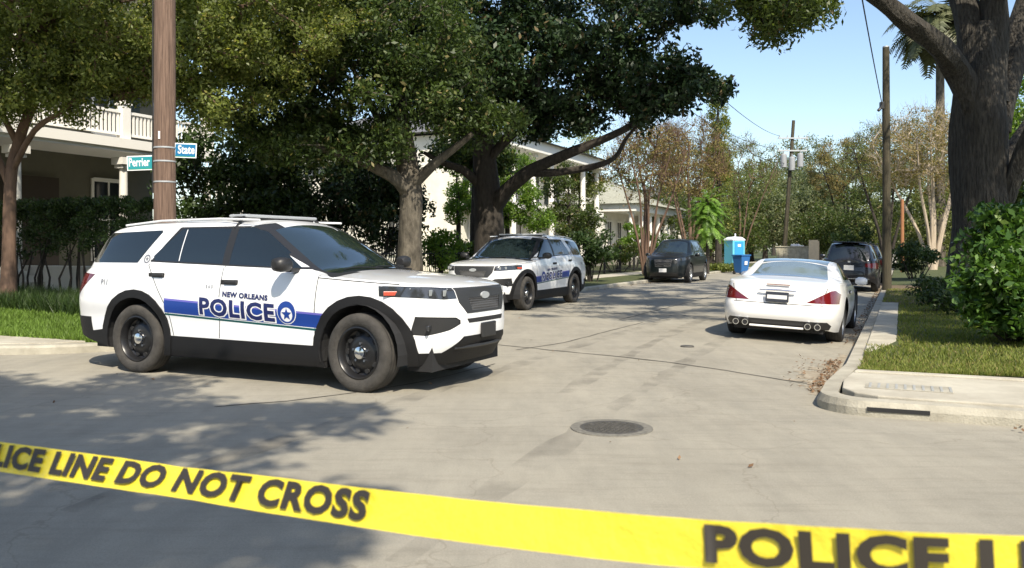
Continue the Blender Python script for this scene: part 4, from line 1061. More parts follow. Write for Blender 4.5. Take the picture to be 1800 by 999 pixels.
# ------------------------------------------------------------------ poles, signs, wires
pl = thing('utility_pole', 'thick brown wooden utility pole carrying two street signs at the left corner', 'utility pole', P(290, 438, 12.5)-Vector((0, 0, H)))
m = MB(); m.tube([(0, 0, 0), (0, 0, 3), (0.0, 0, 6), (0.02, 0, 11)], [.160, .152, .145, .13], 24, wob=lambda a, i: 1+.02*math.sin(5*a+i)); m.build('shaft', 'pole_wood', pl, True)
for z in (2.36, 2.66, 2.86):
    m = MB(); m.lathe([(.153, z-.012), (.160, z-.010), (.160, z+.010), (.153, z+.012)], 24); m.build('steel_band', 'steel_grey', pl, True)
m = MB(); m.box((-.02, -.156, 3.03), (.025, .012, .11)); m.build('tag_plate', 'sign_white', pl)
m = MB(); m.tube([(-.17, -.02, 2.2), (-.165, -.03, 4.5), (-.16, -.02, 8)], .012, 6); m.build('ground_wire', 'wire', pl)
def sign(txt, cx, cz, wid, hgt, yaw, roll, matn, label, yoff, xs):
    base = pl.location
    t = thing('street_sign', label, 'street sign', (base.x+cx, base.y+yoff, cz), yaw)
    t.rotation_euler = (0, roll, yaw)
    m = MB(); m.box((0, 0, 0), (wid, .006, hgt)); m.build('panel', 'sign_white', t, bevel=.002)
    m = MB(); m.box((0, -.0045, 0.0), (wid-.03, .003, hgt-.035)); m.build('face', matn, t)
    m = MB(); m.box((0, -.0052, -hgt*.5+.021), (wid-.03, .003, .010)); m.build('edge_line', 'sign_green', t)
    me = text_mesh(txt, hgt*.80, .0035, 1.0, xs); 
    for v in me.vertices: v.co = Vector((v.co.x-(.018 if cx < 0 else -.012), -.0075, v.co.y+.008))
    me.materials.append(M['sign_white']); o = bpy.data.objects.new('lettering', me); COL.objects.link(o); o.parent = t
    s_ = 1 if cx < 0 else -1
    m = MB(); m.box((s_*wid*.5+s_*.01, .01, 0), (.05, .02, .12)); m.build('bracket', 'steel_grey', t)
    return t
sign('Perrier', -.35, H+(HZ-286.5)*12.45/F, .385, .215, R(4), R(-2.5), 'sign_teal', 'teal street sign reading Perrier on the left of the wooden pole', -.02, .61)
sign('State', .31, H+(HZ-264.5)*12.45/F, .335, .215, R(-5), R(2.5), 'sign_blue', 'blue street sign reading State on the right of the wooden pole', -.02, .74)

b2 = W(-.28, 29.2); b2 = P(1559, 438, 27.2)-Vector((0, 0, H))
p2 = thing('utility_pole', 'dark slim utility pole with a cut top beside the charcoal SUV', 'utility pole', b2)
m = MB(); m.tube([(0, 0, 0), (-.01, 0, 3), (-.03, 0, 7.82)], [.145, .125, .105], 18); m.build('shaft', 'pole_dark', p2, True)
m = MB(); m.tube([(-.03, 0, 7.80), (-.03, 0, 7.84)], [.108, .10], 18); m.build('pole_cap', 'steel_grey', p2)
m = MB(); m.box((-.17, -.02, 5.95), (.12, .12, .22)); m.tube([(-.12, 0, 5.95), (-.30, -.05, 5.78)], .05, 8); m.tube([(-.14, 0, 5.95), (-.14, 0, 5.2)], .015, 6); m.build('wire_clamp', 'plastic_black', p2, bevel=.02)

top3 = P(1395, 212, 75); bot3 = P(1377, 438, 75); bot3.z = .1
p3 = thing('utility_pole', 'distant leaning utility pole carrying grey transformers over the street', 'utility pole', bot3)
d3 = top3-bot3
m = MB(); m.tube([(0, 0, 0), d3*.5, d3], [.20, .17, .14], 10); m.build('shaft', 'pole_dark', p3, True)
for dx, dz in ((-.75, 9.0), (-.02, 8.75), (.70, 9.05)):
    c = d3*(9/d3.z); 
    m = MB(); m.lathe([(0, .62), (.2, .60), (.26, .5), (.27, .45), (.27, -.5), (.28, -.58), (0, -.58)], 14, 0, 'z', (c.x+dx, c.y-.4, dz)); m.tube([(c.x+dx, c.y-.4, dz+.6), (c.x+dx, c.y-.4, dz+.85)], .05, 6); m.build('transformer', 'transformer_grey', p3, True)
for hz in (11.0, 9.9):
    c = d3*(hz/d3.z); m = MB(); m.box((c.x, c.y-.2, hz), (2.6, .12, .12)); [m.tube([(c.x+q, c.y-.2, hz), (c.x+q, c.y-.2, hz+.25)], .05, 6) for q in (-1.2, -.5, .5, 1.2)]; m.build('crossarm', 'steel_grey', p3)
def cable(name, a, b, sag, r, label, n=16, grp='overhead wires'):
    a = Vector(a); b = Vector(b); pts = [a.lerp(b, i/n)-Vector((0, 0, sag*4*(i/n)*(1-i/n))) for i in range(n+1)]
    m = MB(); m.tube([p-a for p in pts], r, 5); o = m.build(name, 'wire'); o.location = a; tag(o, label, 'wire', grp); return o
cable('service_wire', b2+Vector((-.17, -.03, 6.0)), P(1470, -260, 10), .10, .014, 'black service wire running up from the slim dark pole')
cable('overhead_wire', p3.location+d3*(11.2/d3.z)+Vector((-1.2, -.2, 0)), P(1150, 60, 22), .5, .016, 'upper overhead wire from the distant pole to the upper left', grp=None)
cable('overhead_wire', p3.location+d3*(10.1/d3.z)+Vector((-1.2, -.2, 0)), P(1190, 180, 40), .5, .016, 'middle overhead wire from the distant pole to the left trees', grp=None)
cable('overhead_wire', p3.location+d3*(8.8/d3.z)+Vector((-.6, -.3, 0)), P(1230, 205, 45), .6, .025, 'thick lower cable from the transformers to the left trees')
cable('overhead_wire', p3.location+d3*(8.4/d3.z), P(1672, 300, 55), .5, .02, 'thin wire crossing the street to the right-hand trees')
pp = P(1586, 438, 46); pp.z = .15
m = MB(); m.tube([(0, 0, 0), (0, 0, 3.9)], [.10, .085], 10); o = m.build('wooden_post', 'post_orange', smooth=True); o.location = pp; tag(o, 'orange-brown wooden post standing beyond the slim dark pole', 'post')

# ------------------------------------------------------------------ roadside things
pt = thing('portable_toilet', 'blue portable toilet with a white roof beyond the parked dark SUV', 'portable toilet', P(1291, 438, 62)-Vector((0, 0, H-.12)), STREET_ROT-R(160))
pt.rotation_euler = (0, 0, R(22)); pt.scale = (.88, .88, .92)
m = MB(); m.bx(-.6, .6, -.6, .6, .1, 2.05); m.build('cabin', 'toilet_frame', pt, bevel=.05)
m = MB(); m.bx(-.42, .42, -.66, -.6, .18, 1.95); m.build('door', 'toilet_blue', pt, bevel=.02)
m = MB(); m.bx(.6, .64, -.5, .5, .18, 1.95); m.build('side_panel', 'toilet_blue', pt, bevel=.02)
m = MB(); m.lathe([(.89, 2.05), (.86, 2.14), (.60, 2.30), (0, 2.36)], 4); o = m.build('roof', 'toilet_white', pt); o.rotation_euler = (0, 0, R(45))
m = MB(); m.tube([(.3, .3, 2.2), (.3, .3, 2.6)], .06, 8); m.build('vent_pipe', 'toilet_white', pt)
m = MB(); m.bx(-.15, .15, -.665, -.655, 1.55, 1.75); m.build('notice', 'toilet_white', pt)
m = MB(); m.bx(-.62, .62, -.62, .62, 0, .1); m.build('skid', 'plastic_black', pt)
bn = thing('wheelie_bin', 'dark blue wheelie bin at the kerb in front of the portable toilet', 'bin', P(1303, HZ, 46.5)-Vector((0, 0, H)), R(30))
m = MB(); m.add([(x*.24, y*.26, .08) for x in (-1, 1) for y in (-1, 1)]+[(x*.32, y*.36, 1.0) for x in (-1, 1) for y in (-1, 1)], [(0, 1, 3, 2), (4, 5, 7, 6), (0, 1, 5, 4), (2, 3, 7, 6), (0, 2, 6, 4), (1, 3, 7, 5)]); m.build('bin_body', 'bin_blue', bn, bevel=.03)
m = MB(); m.box((0, 0, 1.04), (.70, .80, .07)); m.box((0, .40, 1.03), (.5, .06, .05)); m.build('lid', 'bin_blue', bn, bevel=.02)
for s in (1, -1):
    m = MB(); m.lathe([(0, -.03), (.1, -.03), (.1, .03), (0, .03)], 14, 0, 'y'); o = m.build('bin_wheel', 'tyre', bn, True); o.location = (s*.25, .28, .1); o.rotation_euler = (0, 0, R(90))
m = MB(); m.box((0, -.35, .62), (.2, .02, .2), rx=R(6)); m.build('sticker', 'toilet_white', bn)
dp = thing('dumpster', 'grey steel skip standing in the street far beyond the white coupe', 'skip', W(-8.3, 78, 0), -TH)
dp.scale = (.84, .84, .84)
m = MB()
m.add([(x*1.7, y*1.0, .15) for x in (-1, 1) for y in (-1, 1)]+[(x*1.9, y*1.15, 1.9) for x in (-1, 1) for y in (-1, 1)], [(0, 1, 3, 2), (0, 1, 5, 4), (2, 3, 7, 6), (0, 2, 6, 4), (1, 3, 7, 5)])
m.build('container', 'dumpster_grey', dp)
m = MB(); [m.box((-1.6+i*.53, -1.10, 1.0), (.08, .08, 1.6)) for i in range(7)]; m.box((0, -1.17, 1.9), (3.9, .1, .1)); m.build('rib', 'dumpster_grey', dp)
m = MB(); m.bx(-.5, .3, -.6, .3, 1.5, 2.15); m.bx(-.2, .7, -.5, .4, 1.5, 2.02); m.build('rubble', 'toilet_white', dp, bevel=.05)
m = MB(); m.box((0, 0, 1.1), (.75, .03, 2.1), rx=R(-4)); m.box((.09, .05, 1.05), (.75, .03, 2.0), rx=R(-5)); o = m.build('plywood_sheet', 'plywood'); o.location = W(-6.75, 76.4, 0); o.rotation_euler = (0, 0, -TH); tag(o, 'pale plywood sheets leaning at the right end of the skip', 'plywood')

# ------------------------------------------------------------------ houses
def house_frame(name, label, n, s): return thing(name, label, 'house', W(n, s, 0), STREET_ROT)
def window(t, x, y, z, w_, h_, shut=True, trim='white_trim'):
    m = MB(); 
    for a, b, c, d in ((-w_/2-.09, -w_/2, -.09, h_+.09), (w_/2, w_/2+.09, -.09, h_+.09), (-w_/2, w_/2, h_, h_+.12), (-w_/2, w_/2, -.12, 0), (-w_/2, w_/2, h_/2-.03, h_/2+.03), (-.02, .02, 0.0, h_)):
        m.bx(x+a, x+b, y-.07-(.01 if b-a > w_*.9 else 0), y-.02, z+c, z+d)
    f = m.build('window', trim, t)
    m = MB(); m.bx(x-w_/2, x+w_/2, y-.03, y-.01, z, z+h_); m.build('pane', 'window_glass', f)
    if shut:
        for s in (1, -1):
            m = MB(); cx = x+s*(w_*.75+.12); m.bx(cx-w_*.24, cx+w_*.24, y-.06, y-.01, z-.05, z+h_+.05); [m.bx(cx-w_*.2, cx+w_*.2, y-.075, y-.06, z+.1*k, z+.1*k+.04) for k in range(1, int(h_*10))]; m.build('shutter', 'shutter', f)

# house 1: two storeys, deep gallery with white balustrade (local x along the street, -y to the street)
h1 = house_frame('gallery_house', 'two-storey house with a white balcony balustrade behind the left trees', -20.4, 21.2)
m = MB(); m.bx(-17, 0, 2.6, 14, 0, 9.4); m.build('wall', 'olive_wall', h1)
m = MB(); m.bx(-17, .1, 0, 2.6, 0, .7); m.build('porch_floor', 'pale_wall', h1)
m = MB(); m.bx(-17.2, .25, -.15, 2.6, 4.28, 4.55); m.bx(-17.1, .18, -.08, .12, 4.18, 4.28); m.build('balcony_floor', 'white_trim', h1)
m = MB(); m.bx(-17.6, .6, -.5, 3, 8.6, 8.95); m.build('eave', 'white_trim', h1)
m = MB(); m.add([(-17.8, -.7, 8.96), (.8, -.7, 8.96), (.8, 14.6, 8.96), (-17.8, 14.6, 8.96), (-12.5, 7, 12.6), (-4.5, 7, 12.6)], [(0, 1, 5, 4), (1, 2, 5), (2, 3, 4, 5), (3, 0, 4), (0, 1, 2, 3)]); rf = m.build('roof', 'slate_roof', h1)
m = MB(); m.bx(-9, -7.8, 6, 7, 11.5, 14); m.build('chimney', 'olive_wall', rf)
for i in range(6):
    x = -.05-i*3.3
    m = MB(); m.tube([(x, .12, .7), (x, .12, 3.75)], [.14, .11], 14); m.box((x, .12, .76), (.36, .36, .12)); m.box((x, .12, 3.92), (.46, .46, .20)); m.box((x, .12, 3.76), (.34, .34, .08)); m.build('column', 'pale_wall', h1, True)
    m = MB(); m.box((x, .12, 5.05), (.28, .28, 1.0)); m.box((x, .12, 5.58), (.34, .34, .06)); m.tube([(x, .12, 5.6), (x, .12, 8.4)], [.12, .10], 12); m.box((x, .12, 8.5), (.34, .34, .2)); m.build('column', 'white_trim', h1)
for i in range(5):
    x1 = -.19-i*3.3; x0 = x1-3.02
    m = MB(); m.bx(x0, x1, .06, .17, 5.30, 5.38); m.bx(x0, x1, .07, .16, 4.66, 4.73)
    k = int((x1-x0)/.135)
    for j in range(k): xx = x0+(j+.5)*(x1-x0)/k; m.bx(xx-.03, xx+.03, .09, .14, 4.73, 5.30)
    m.build('balustrade', 'white_trim', h1)
m = MB(); m.bx(.0, .10, .3, 2.5, 5.30, 5.38); m.bx(.01, .09, .3, 2.5, 4.66, 4.73)
for j in range(16): m.bx(.03, .08, .32+j*.135, .37+j*.135, 4.73, 5.30)
m.build('balustrade', 'white_trim', h1)
for i in range(5):
    window(h1, -1.8-i*3.3, 2.6, 5.1, 1.1, 2.6)
    if i != 1: window(h1, -1.8-i*3.3, 2.6, 1.1, 1.1, 2.4, shut=i != 0)
m = MB(); m.bx(-6.4, -3.6, 2.50, 2.60, .7, 3.5); dr = m.build('door', 'door_dark', h1)
m = MB(); m.bx(-3.9, -3.85, 2.42, 2.5, 1.7, 1.9); m.build('handle', 'chrome', dr)
m = MB(); [m.bx(-6.6-.0, -3.4, -.35*(k+1), -.35*k, 0, .7-.17*(k+1)+.0) for k in range(4)]; m.build('steps', 'slab_concrete', h1)
# lantern beside the door
m = MB(); m.box((-3.1, 2.45, 2.7), (.18, .18, .32)); m.build('wall_lantern', 'pale_wall', h1, bevel=.03)

# house 2: cream house with tall windows, pilasters
h2 = house_frame('cream_house', 'cream two-storey house with columns behind the forked dark tree', -18.5, 38.0)
m = MB(); m.bx(0, 17, 1.8, 15, 0, 7.2); m.build('wall', 'cream_wall', h2)
m = MB(); m.bx(-.3, 17.3, -.4, 2.4, 6.7, 7.3); m.bx(-.1, 17.1, -.2, 2, 3.5, 3.8); m.build('cornice', 'white_trim', h2)
m = MB(); m.bx(0, 17, 0, 1.8, 0, .6); m.build('porch_floor', 'slab_concrete', h2)
m = MB(); m.add([(-.6, -.7, 7.31), (17.6, -.7, 7.31), (17.6, 15.5, 7.31), (-.6, 15.5, 7.31), (5, 7.4, 9.6), (12, 7.4, 9.6)], [(0, 1, 5, 4), (1, 2, 5), (2, 3, 4, 5), (3, 0, 4), (0, 1, 2, 3)]); m.build('roof', 'slate_roof', h2)
for i in range(7):
    x = .3+i*2.73
    m = MB(); m.box((x, .15, .72), (.55, .55, .24)); m.tube([(x, .15, .8), (x, .15, 3.3)], [.20, .17], 14); m.box((x, .15, 3.4), (.5, .5, .2)); m.tube([(x, .15, 3.8), (x, .15, 6.5)], [.17, .15], 12); m.box((x, .15, 6.6), (.45, .45, .2)); m.build('column', 'white_trim', h2)
for i in range(6):
    window(h2, 1.7+i*2.73, 1.8, .9, 1.1, 2.3, shut=False); window(h2, 1.7+i*2.73, 1.8, 4.2, 1.1, 1.9, shut=i % 2 == 0)
# side wing, nearer to the first house
m = MB(); m.bx(-5, -.02, 4, 13, 0, 5.4); m.build('wing_wall', 'cream_wall', h2)
m = MB(); m.add([(-5.4, 3.5, 5.41), (.0, 3.5, 5.41), (0, 13.4, 5.41), (-5.4, 13.4, 5.41), (-2.6, 8, 7.2)], [(0, 1, 4), (1, 2, 4), (2, 3, 4), (3, 0, 4), (0, 1, 2, 3)]); m.build('wing_roof', 'olive_roof', h2)
window(h2, -2.5, 4, 1.2, 1.2, 2.0, shut=False)

# house 3: single-storey porch with white columns
h3 = house_frame('porch_house', 'pale house with a white columned porch left of the bare trees', -17.6, 59.5)
m = MB(); m.bx(0, 15, 2.2, 12, 0, 4.5); m.build('wall', 'pale_wall', h3)
m = MB(); m.bx(-.2, 15.2, -.2, 2.2, 0, .7); m.build('porch_floor', 'slab_concrete', h3)
m = MB(); m.bx(-.4, 15.4, -.4, 2.6, 4.1, 4.65); m.build('porch_beam', 'white_trim', h3)
m = MB(); m.add([(-.7, -.8, 4.66), (15.7, -.8, 4.66), (15.7, 12.5, 4.66), (-.7, 12.5, 4.66), (5, 6, 7.6), (10, 6, 7.6)], [(0, 1, 5, 4), (1, 2, 5), (2, 3, 4, 5), (3, 0, 4), (0, 1, 2, 3)]); m.build('roof', 'olive_roof', h3)
for i in range(7):
    m = MB(); x = .1+i*2.45; m.tube([(x, .1, .7), (x, .1, 4.0)], [.22, .18], 12); m.box((x, .1, .8), (.5, .5, .2)); m.box((x, .1, 4.02), (.5, .5, .16)); m.build('column', 'white_trim', h3)
for i in range(6): window(h3, 1.3+i*2.45, 2.2, 1.0, 1.0, 2.4, shut=False)
# far houses as masses beyond the trees
h4 = house_frame('yellow_house', 'pale yellow house showing between the trees past the portable toilet', -17, 84)
m = MB(); m.bx(0, 12, 0, 10, 0, 6); m.build('wall', 'cream_wall', h4)
m = MB(); m.add([(-.5, -.5, 6), (12.5, -.5, 6), (12.5, 10.5, 6), (-.5, 10.5, 6), (4, 5, 8.6), (8, 5, 8.6)], [(0, 1, 5, 4), (1, 2, 5), (2, 3, 4, 5), (3, 0, 4), (0, 1, 2, 3)]); m.build('roof', 'slate_roof', h4)
for i in range(4): window(h4, 1.6+i*2.9, 0, 1, 1, 1.9, shut=False); window(h4, 1.6+i*2.9, 0, 3.8, 1, 1.5, shut=False)
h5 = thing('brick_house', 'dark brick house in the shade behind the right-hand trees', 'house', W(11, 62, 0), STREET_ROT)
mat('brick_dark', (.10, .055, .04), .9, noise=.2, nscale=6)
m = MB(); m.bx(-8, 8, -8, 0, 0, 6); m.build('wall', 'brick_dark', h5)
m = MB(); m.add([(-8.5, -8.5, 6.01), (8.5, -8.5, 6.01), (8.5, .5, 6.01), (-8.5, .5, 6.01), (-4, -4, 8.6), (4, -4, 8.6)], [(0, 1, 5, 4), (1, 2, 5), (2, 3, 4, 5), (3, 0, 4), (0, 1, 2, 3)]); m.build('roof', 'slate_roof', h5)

# iron fence along the left footpath
def iron_fence(n, s0, s1, label, hgt=1.25):
    t = thing('iron_fence', label, 'fence', W(n, s0, .12), STREET_ROT); L_ = s1-s0
    m = MB(); m.bx(0, L_, -.02, .02, .15, .19); m.bx(0, L_, -.02, .02, hgt-.15, hgt-.11)
    k = int(L_/.13)
    for i in range(k): m.tube([(i*.13, 0, .02), (i*.13, 0, hgt)], .010, 4)
    m.build('railing', 'iron_fence', t)
    for i in range(int(L_/2.6)+1): m = MB(); m.bx(i*2.6-.05, i*2.6+.05, -.05, .05, 0, hgt+.12); m.lathe([(0, hgt+.22), (.05, hgt+.18), (.04, hgt+.12)], 8, 0, 'z', (i*2.6, 0, 0)); m.build('post', 'iron_fence', t)
iron_fence(-13.6, 16.5, 36, 'black iron fence behind the forked tree and second police car')
iron_fence(-13.6, 38.5, 58, 'black iron fence in front of the porch house')

# ------------------------------------------------------------------ trees
BL = lambda x, y, Z, rx, ry, rz, n: (P(x, y, Z), (rx, ry, rz), n)
def gnd(x, Z): p = P(x, HZ, Z); p.z = .12; return p
# forked dark magnolia/oak at the left kerb (trunk behind the nearest car's bonnet)
tree('broad_tree', 'tall dark-leaved tree with a mottled grey trunk behind the nearest police car', 'tree',
     [gnd(722, 21), P(720, 420, 21), P(722, 340, 21), P(712, 270, 21.2), P(700, 180, 21.5), P(690, 60, 22)], [.33, .29, .27, .26, .2, .14],
     [BL(690, 60, 21, 2.6, 2.4, 1.6, 90), BL(560, 80, 20.5, 2.4, 2.2, 1.7, 80), BL(480, 170, 20.5, 1.8, 1.8, 1.1, 46), BL(600, 210, 21.5, 1.7, 1.8, .8, 34), BL(740, 160, 20, 1.6, 1.6, .9, 30), BL(560, -90, 21, 3, 3, 1.6, 50), BL(420, 20, 20.5, 1.6, 1.6, 1.4, 40), BL(510, 245, 20, 1.3, 1.2, .5, 24), BL(840, 215, 20.3, .9, 1, .5, 16), BL(640, 255, 20.2, 1.2, 1, .4, 14)],
     'leaf_dusky', .13, 190, .52, 'bark_grey', 11, group='broad dark street trees along the left kerb',
     limbs=[([P(722, 345, 21), P(690, 310, 20.6), P(640, 285, 20.4), P(580, 265, 20.2), P(520, 240, 20)], .19, .07), ([P(722, 330, 21), P(750, 300, 20.8), P(790, 268, 20.5), P(830, 235, 20.2)], .16, .06), ([P(712, 270, 21.2), P(660, 200, 21), P(620, 120, 20.8)], .14, .05)], asp=.42, wobble=.10)
tree('broad_tree', 'forked dark tree with a low spreading limb behind the second police car', 'tree',
     [gnd(858, 26), P(860, 400, 26), P(856, 340, 26), P(852, 290, 26), P(845, 200, 26), P(842, 110, 26)], [.50, .44, .43, .36, .28, .2],
     [BL(870, 110, 25, 2.8, 2.8, 1.9, 100), BL(1000, 130, 24, 2.4, 2.4, 1.5, 66), BL(1115, 145, 23.5, 1.9, 2, 1.0, 36), BL(1040, 25, 24, 2.5, 2.5, 1.2, 48), BL(1185, 155, 23, 1.2, 1.3, .55, 18),
      BL(900, 0, 25, 3.2, 3, 1.8, 70), BL(790, 150, 25, 1.8, 2, 1.2, 44), BL(1190, 10, 23, 1.4, 1.5, .55, 20), BL(800, 20, 25, 2.2, 2.4, 1.5, 45), BL(1150, 190, 23.5, 1.0, 1.2, .5, 14), BL(1240, 155, 22.8, .6, .8, .30, 5), BL(960, 215, 25, 1.6, 1.6, .35, 16)],
     'leaf_magnolia', .18, 130, .50, 'bark_dark', 12, group='broad dark street trees along the left kerb',
     limbs=[([P(866, 375, 26), P(890, 335, 25.5), P(930, 303, 25), P(985, 275, 24.5), P(1050, 250, 24), P(1120, 215, 23.5), P(1180, 175, 23)], .26, .05),
            ([P(930, 303, 25), P(985, 303, 24.6), P(1045, 292, 24.2), P(1080, 278, 24), P(1100, 245, 23.8), P(1125, 215, 23.6)], .13, .03),
            ([P(852, 335, 26), P(815, 300, 25.6), P(775, 285, 25.2), P(745, 268, 25)], .17, .05),
            ([P(854, 290, 26), P(890, 240, 25.5), P(925, 190, 25), P(950, 150, 24.6)], .15, .05), ([P(870, 270, 25.8), P(920, 225, 25.4), P(980, 190, 25)], .10, .04)], asp=.45, wobble=.06)
# yellow-green tree in front of the gallery house
tree('street_tree', 'yellow-green fine-leaved tree in front of the balcony at the left edge', 'tree',
     [gnd(15, 17.6), P(18, 330, 17.6), P(30, 260, 17.6), P(55, 190, 17.5), P(100, 110, 17.4)], [.15, .12, .11, .10, .06],
     [BL(60, 60, 17, 1.9, 1.9, 1.3, 90), BL(200, 70, 17, 1.7, 1.8, 1.1, 78), BL(350, 100, 17.4, 1.6, 1.7, 1.0, 66), BL(120, -40, 17, 3, 2.4, 1.4, 80), BL(400, 0, 17.6, 1.9, 1.9, 1.4, 66), BL(20, 160, 17, 1.0, 1.3, .6, 26), BL(390, 180, 17.6, .95, 1.2, .55, 20), BL(220, 140, 17.2, 1.5, 1.3, .35, 26), BL(110, 175, 17, .7, .8, .35, 10), BL(-90, 120, 17, 1.2, 1.4, 1.4, 30), BL(250, -20, 17, 2, 2, 1.2, 50), BL(500, 60, 18, 1.3, 1.2, 1.1, 42), BL(560, 10, 18.5, 1.3, 1.2, .8, 26), ((-9.6, 12.4, 8.3), (4.2, 2.3, .8), 150), ((-12.5, 15.5, 8.6), (3, 2, .8), 60)],  # last two blobs: out-of-view crown added to shade hedge and porch
     'leaf_yellowgreen', .085, 215, .42, 'bark_red', 13, limbs=[([P(22, 300, 17.6), P(60, 230, 17.2), P(110, 195, 17), P(160, 150, 17)], .07, .03), ([P(15, 320, 17.6), P(-20, 240, 17.4), P(-40, 160, 17.2)], .08, .03), ([P(30, 250, 17.6), P(0, 190, 17.3), P(-5, 120, 17)], .07, .03)], asp=.5)
# shaded understorey between the house and the first tree
for i, (x, y, Z, rx, rz, n, lab) in enumerate(((420, 330, 25, 2.1, 2.0, 110, 'tall dark shrub beside the balcony end, behind the pole'), (560, 330, 27, 2.4, 2.2, 120, 'tall dark shrub behind the roof of the nearest police car'), (665, 350, 29, 1.7, 1.9, 70, 'dark shrub close behind the mottled grey trunk'))):
    bush('evergreen_shrub', lab, 'shrub', gnd(x, Z), [(P(x, y, Z), (rx, 1.5, rz), n)], 'leaf_magnolia' if i else 'leaf_hedge', .16, 130, .5, 20+i, stems=5, group='dark shrubs behind the nearest police car')
# hedge with bare stems
hd = thing('clipped_hedge', 'tall dark clipped hedge with bare stems left of the nearest police car', 'hedge', W(-18.5, 13.4, .12), -TH)
rs = np.random.RandomState(5); cs = np.stack([rs.uniform(-8, 3.6, 520), rs.uniform(-.55, .55, 520), 1.0+1.27*rs.random(520)**.6], 1)
top = np.stack([rs.uniform(-8, 3.6, 180), rs.uniform(-.55, .55, 180), np.full(180, 2.28)], 1); lo = np.stack([rs.uniform(-8, 3.6, 60), rs.uniform(-.5, .5, 60), .5+.7*rs.random(60)], 1)
V, rn_ = leaves(rs, np.concatenate([cs, top]), 95, .19, .06, .55, .5); quads_mesh('foliage', V, rn_, 'leaf_hedge', hd)
m = MB()
for k in range(60):
    x = rs.uniform(-8, 3.6); y = rs.uniform(-.3, .3); m.tube([(x, y, 0), (x+rs.normal()*.08, y, .6), (x+rs.normal()*.2, y+rs.normal()*.1, 1.5)], [.03, .025, .012], 5, cap=False)
m.build('stems', 'bark_dark', hd, True)
# pale low wall behind the hedge, seen through its gaps
lw = MB(); lw.prism([tuple(W(a, b).xy) for a, b in ((-30, 15.0), (-15.4, 15.0), (-15.4, 15.25), (-30, 15.25))], 0, .95); tag(lw.build('garden_wall', 'pale_wall', bevel=.02), 'low pale garden wall glimpsed through the hedge', 'wall')

# small green trees in front of the cream house
tree('round_tree', 'bright green round-crowned small tree in front of the cream house', 'tree', [gnd(892, 34), P(892, 410, 34), P(890, 370, 34), P(886, 330, 34)], [.12, .10, .09, .07],
     [BL(896, 350, 34, 1.2, 1.1, 1.1, 56), BL(905, 300, 34, .8, .9, .7, 22), BL(862, 372, 34, .7, .8, .6, 18), BL(940, 385, 34, .6, .7, .6, 16)], 'leaf_bright', .11, 130, .34, 'bark_dark', 31)
tree('round_tree', 'green small tree left of the forked dark trunk', 'tree', [gnd(806, 34), P(806, 410, 34), P(806, 370, 34), P(804, 330, 34)], [.12, .10, .09, .07],
     [BL(812, 352, 34, .85, 1.0, .9, 38), BL(822, 300, 34, .8, .8, .6, 18)], 'leaf_bright', .11, 120, .34, 'bark_dark', 32)
tree('round_tree', 'dull green loose tree right of the second police car roof', 'tree', [gnd(1003, 38), P(1002, 410, 38), P(1000, 370, 38), P(1000, 340, 38)], [.13, .11, .10, .07],
     [BL(1005, 385, 38, 1.2, 1.2, .9, 38), BL(985, 320, 38, .9, 1, .9, 22), BL(1030, 400, 38, .7, .9, .9, 18)], 'leaf_oak', .12, 120, .38, 'bark_dark', 33)
# low shrubs
for i, (x, y, Z, rx, rz, n, lf, lab) in enumerate(((768, 440, 28, .9, .55, 26, 'leaf_bright', 'lit low shrub between the grey trunk and the forked tree'), (815, 446, 30, .8, .5, 22, 'leaf_oak', 'dull low shrub just left of the forked tree base'), (1040, 438, 33, 1.0, .7, 30, 'leaf_hedge', 'dark shrub at the tail of the second police car'),
        (1085, 446, 46, 1.6, .6, 34, 'leaf_oak', 'olive shrub below the white columned porch'), (1112, 412, 54, 1.1, .9, 20, 'leaf_bright', 'lit shrub beside the columned porch'), (1158, 440, 50, 1.2, 1.2, 30, 'leaf_bright', 'lit green shrub behind the parked dark SUV'), (1268, 474, 50, .9, .35, 26, 'leaf_yellowgreen', 'yellow-green low plants in front of the portable toilet'),
        (1478, 436, 84, 1.8, 1.5, 36, 'leaf_hedge', 'dark shrub beyond the skip'), (1500, 430, 62, 2.0, 1.3, 36, 'leaf_hedge', 'dark shrub behind the charcoal SUV'), (1610, 452, 36, .9, .6, 26, 'leaf_hedge', 'dark shrub between the post and the big oak'))):
    bush('garden_shrub', lab, 'shrub', gnd(x, Z), [(P(x, y, Z), (rx, .8, rz), n)], lf, .11+Z*.001, 90, .34, 40+i, stems=3)
for i, (x, Z, n) in enumerate(((1640, 19.0, 16), (1662, 17.2, 20), (1700, 16.0, 22))):
    p = P(x, HZ, Z); p.z = .2; bush('ground_plant', ('small leafy plant at the left foot of the big oak', 'low leafy plant in front of the oak trunk', 'dark leafy plant under the big oak')[i], 'plant', p, [(p+Vector((0, 0, .3)), (.5, .4, .35), n)], 'leaf_hedge', .09, 60, .2, 60+i, stems=2, group='small plants around the oak')

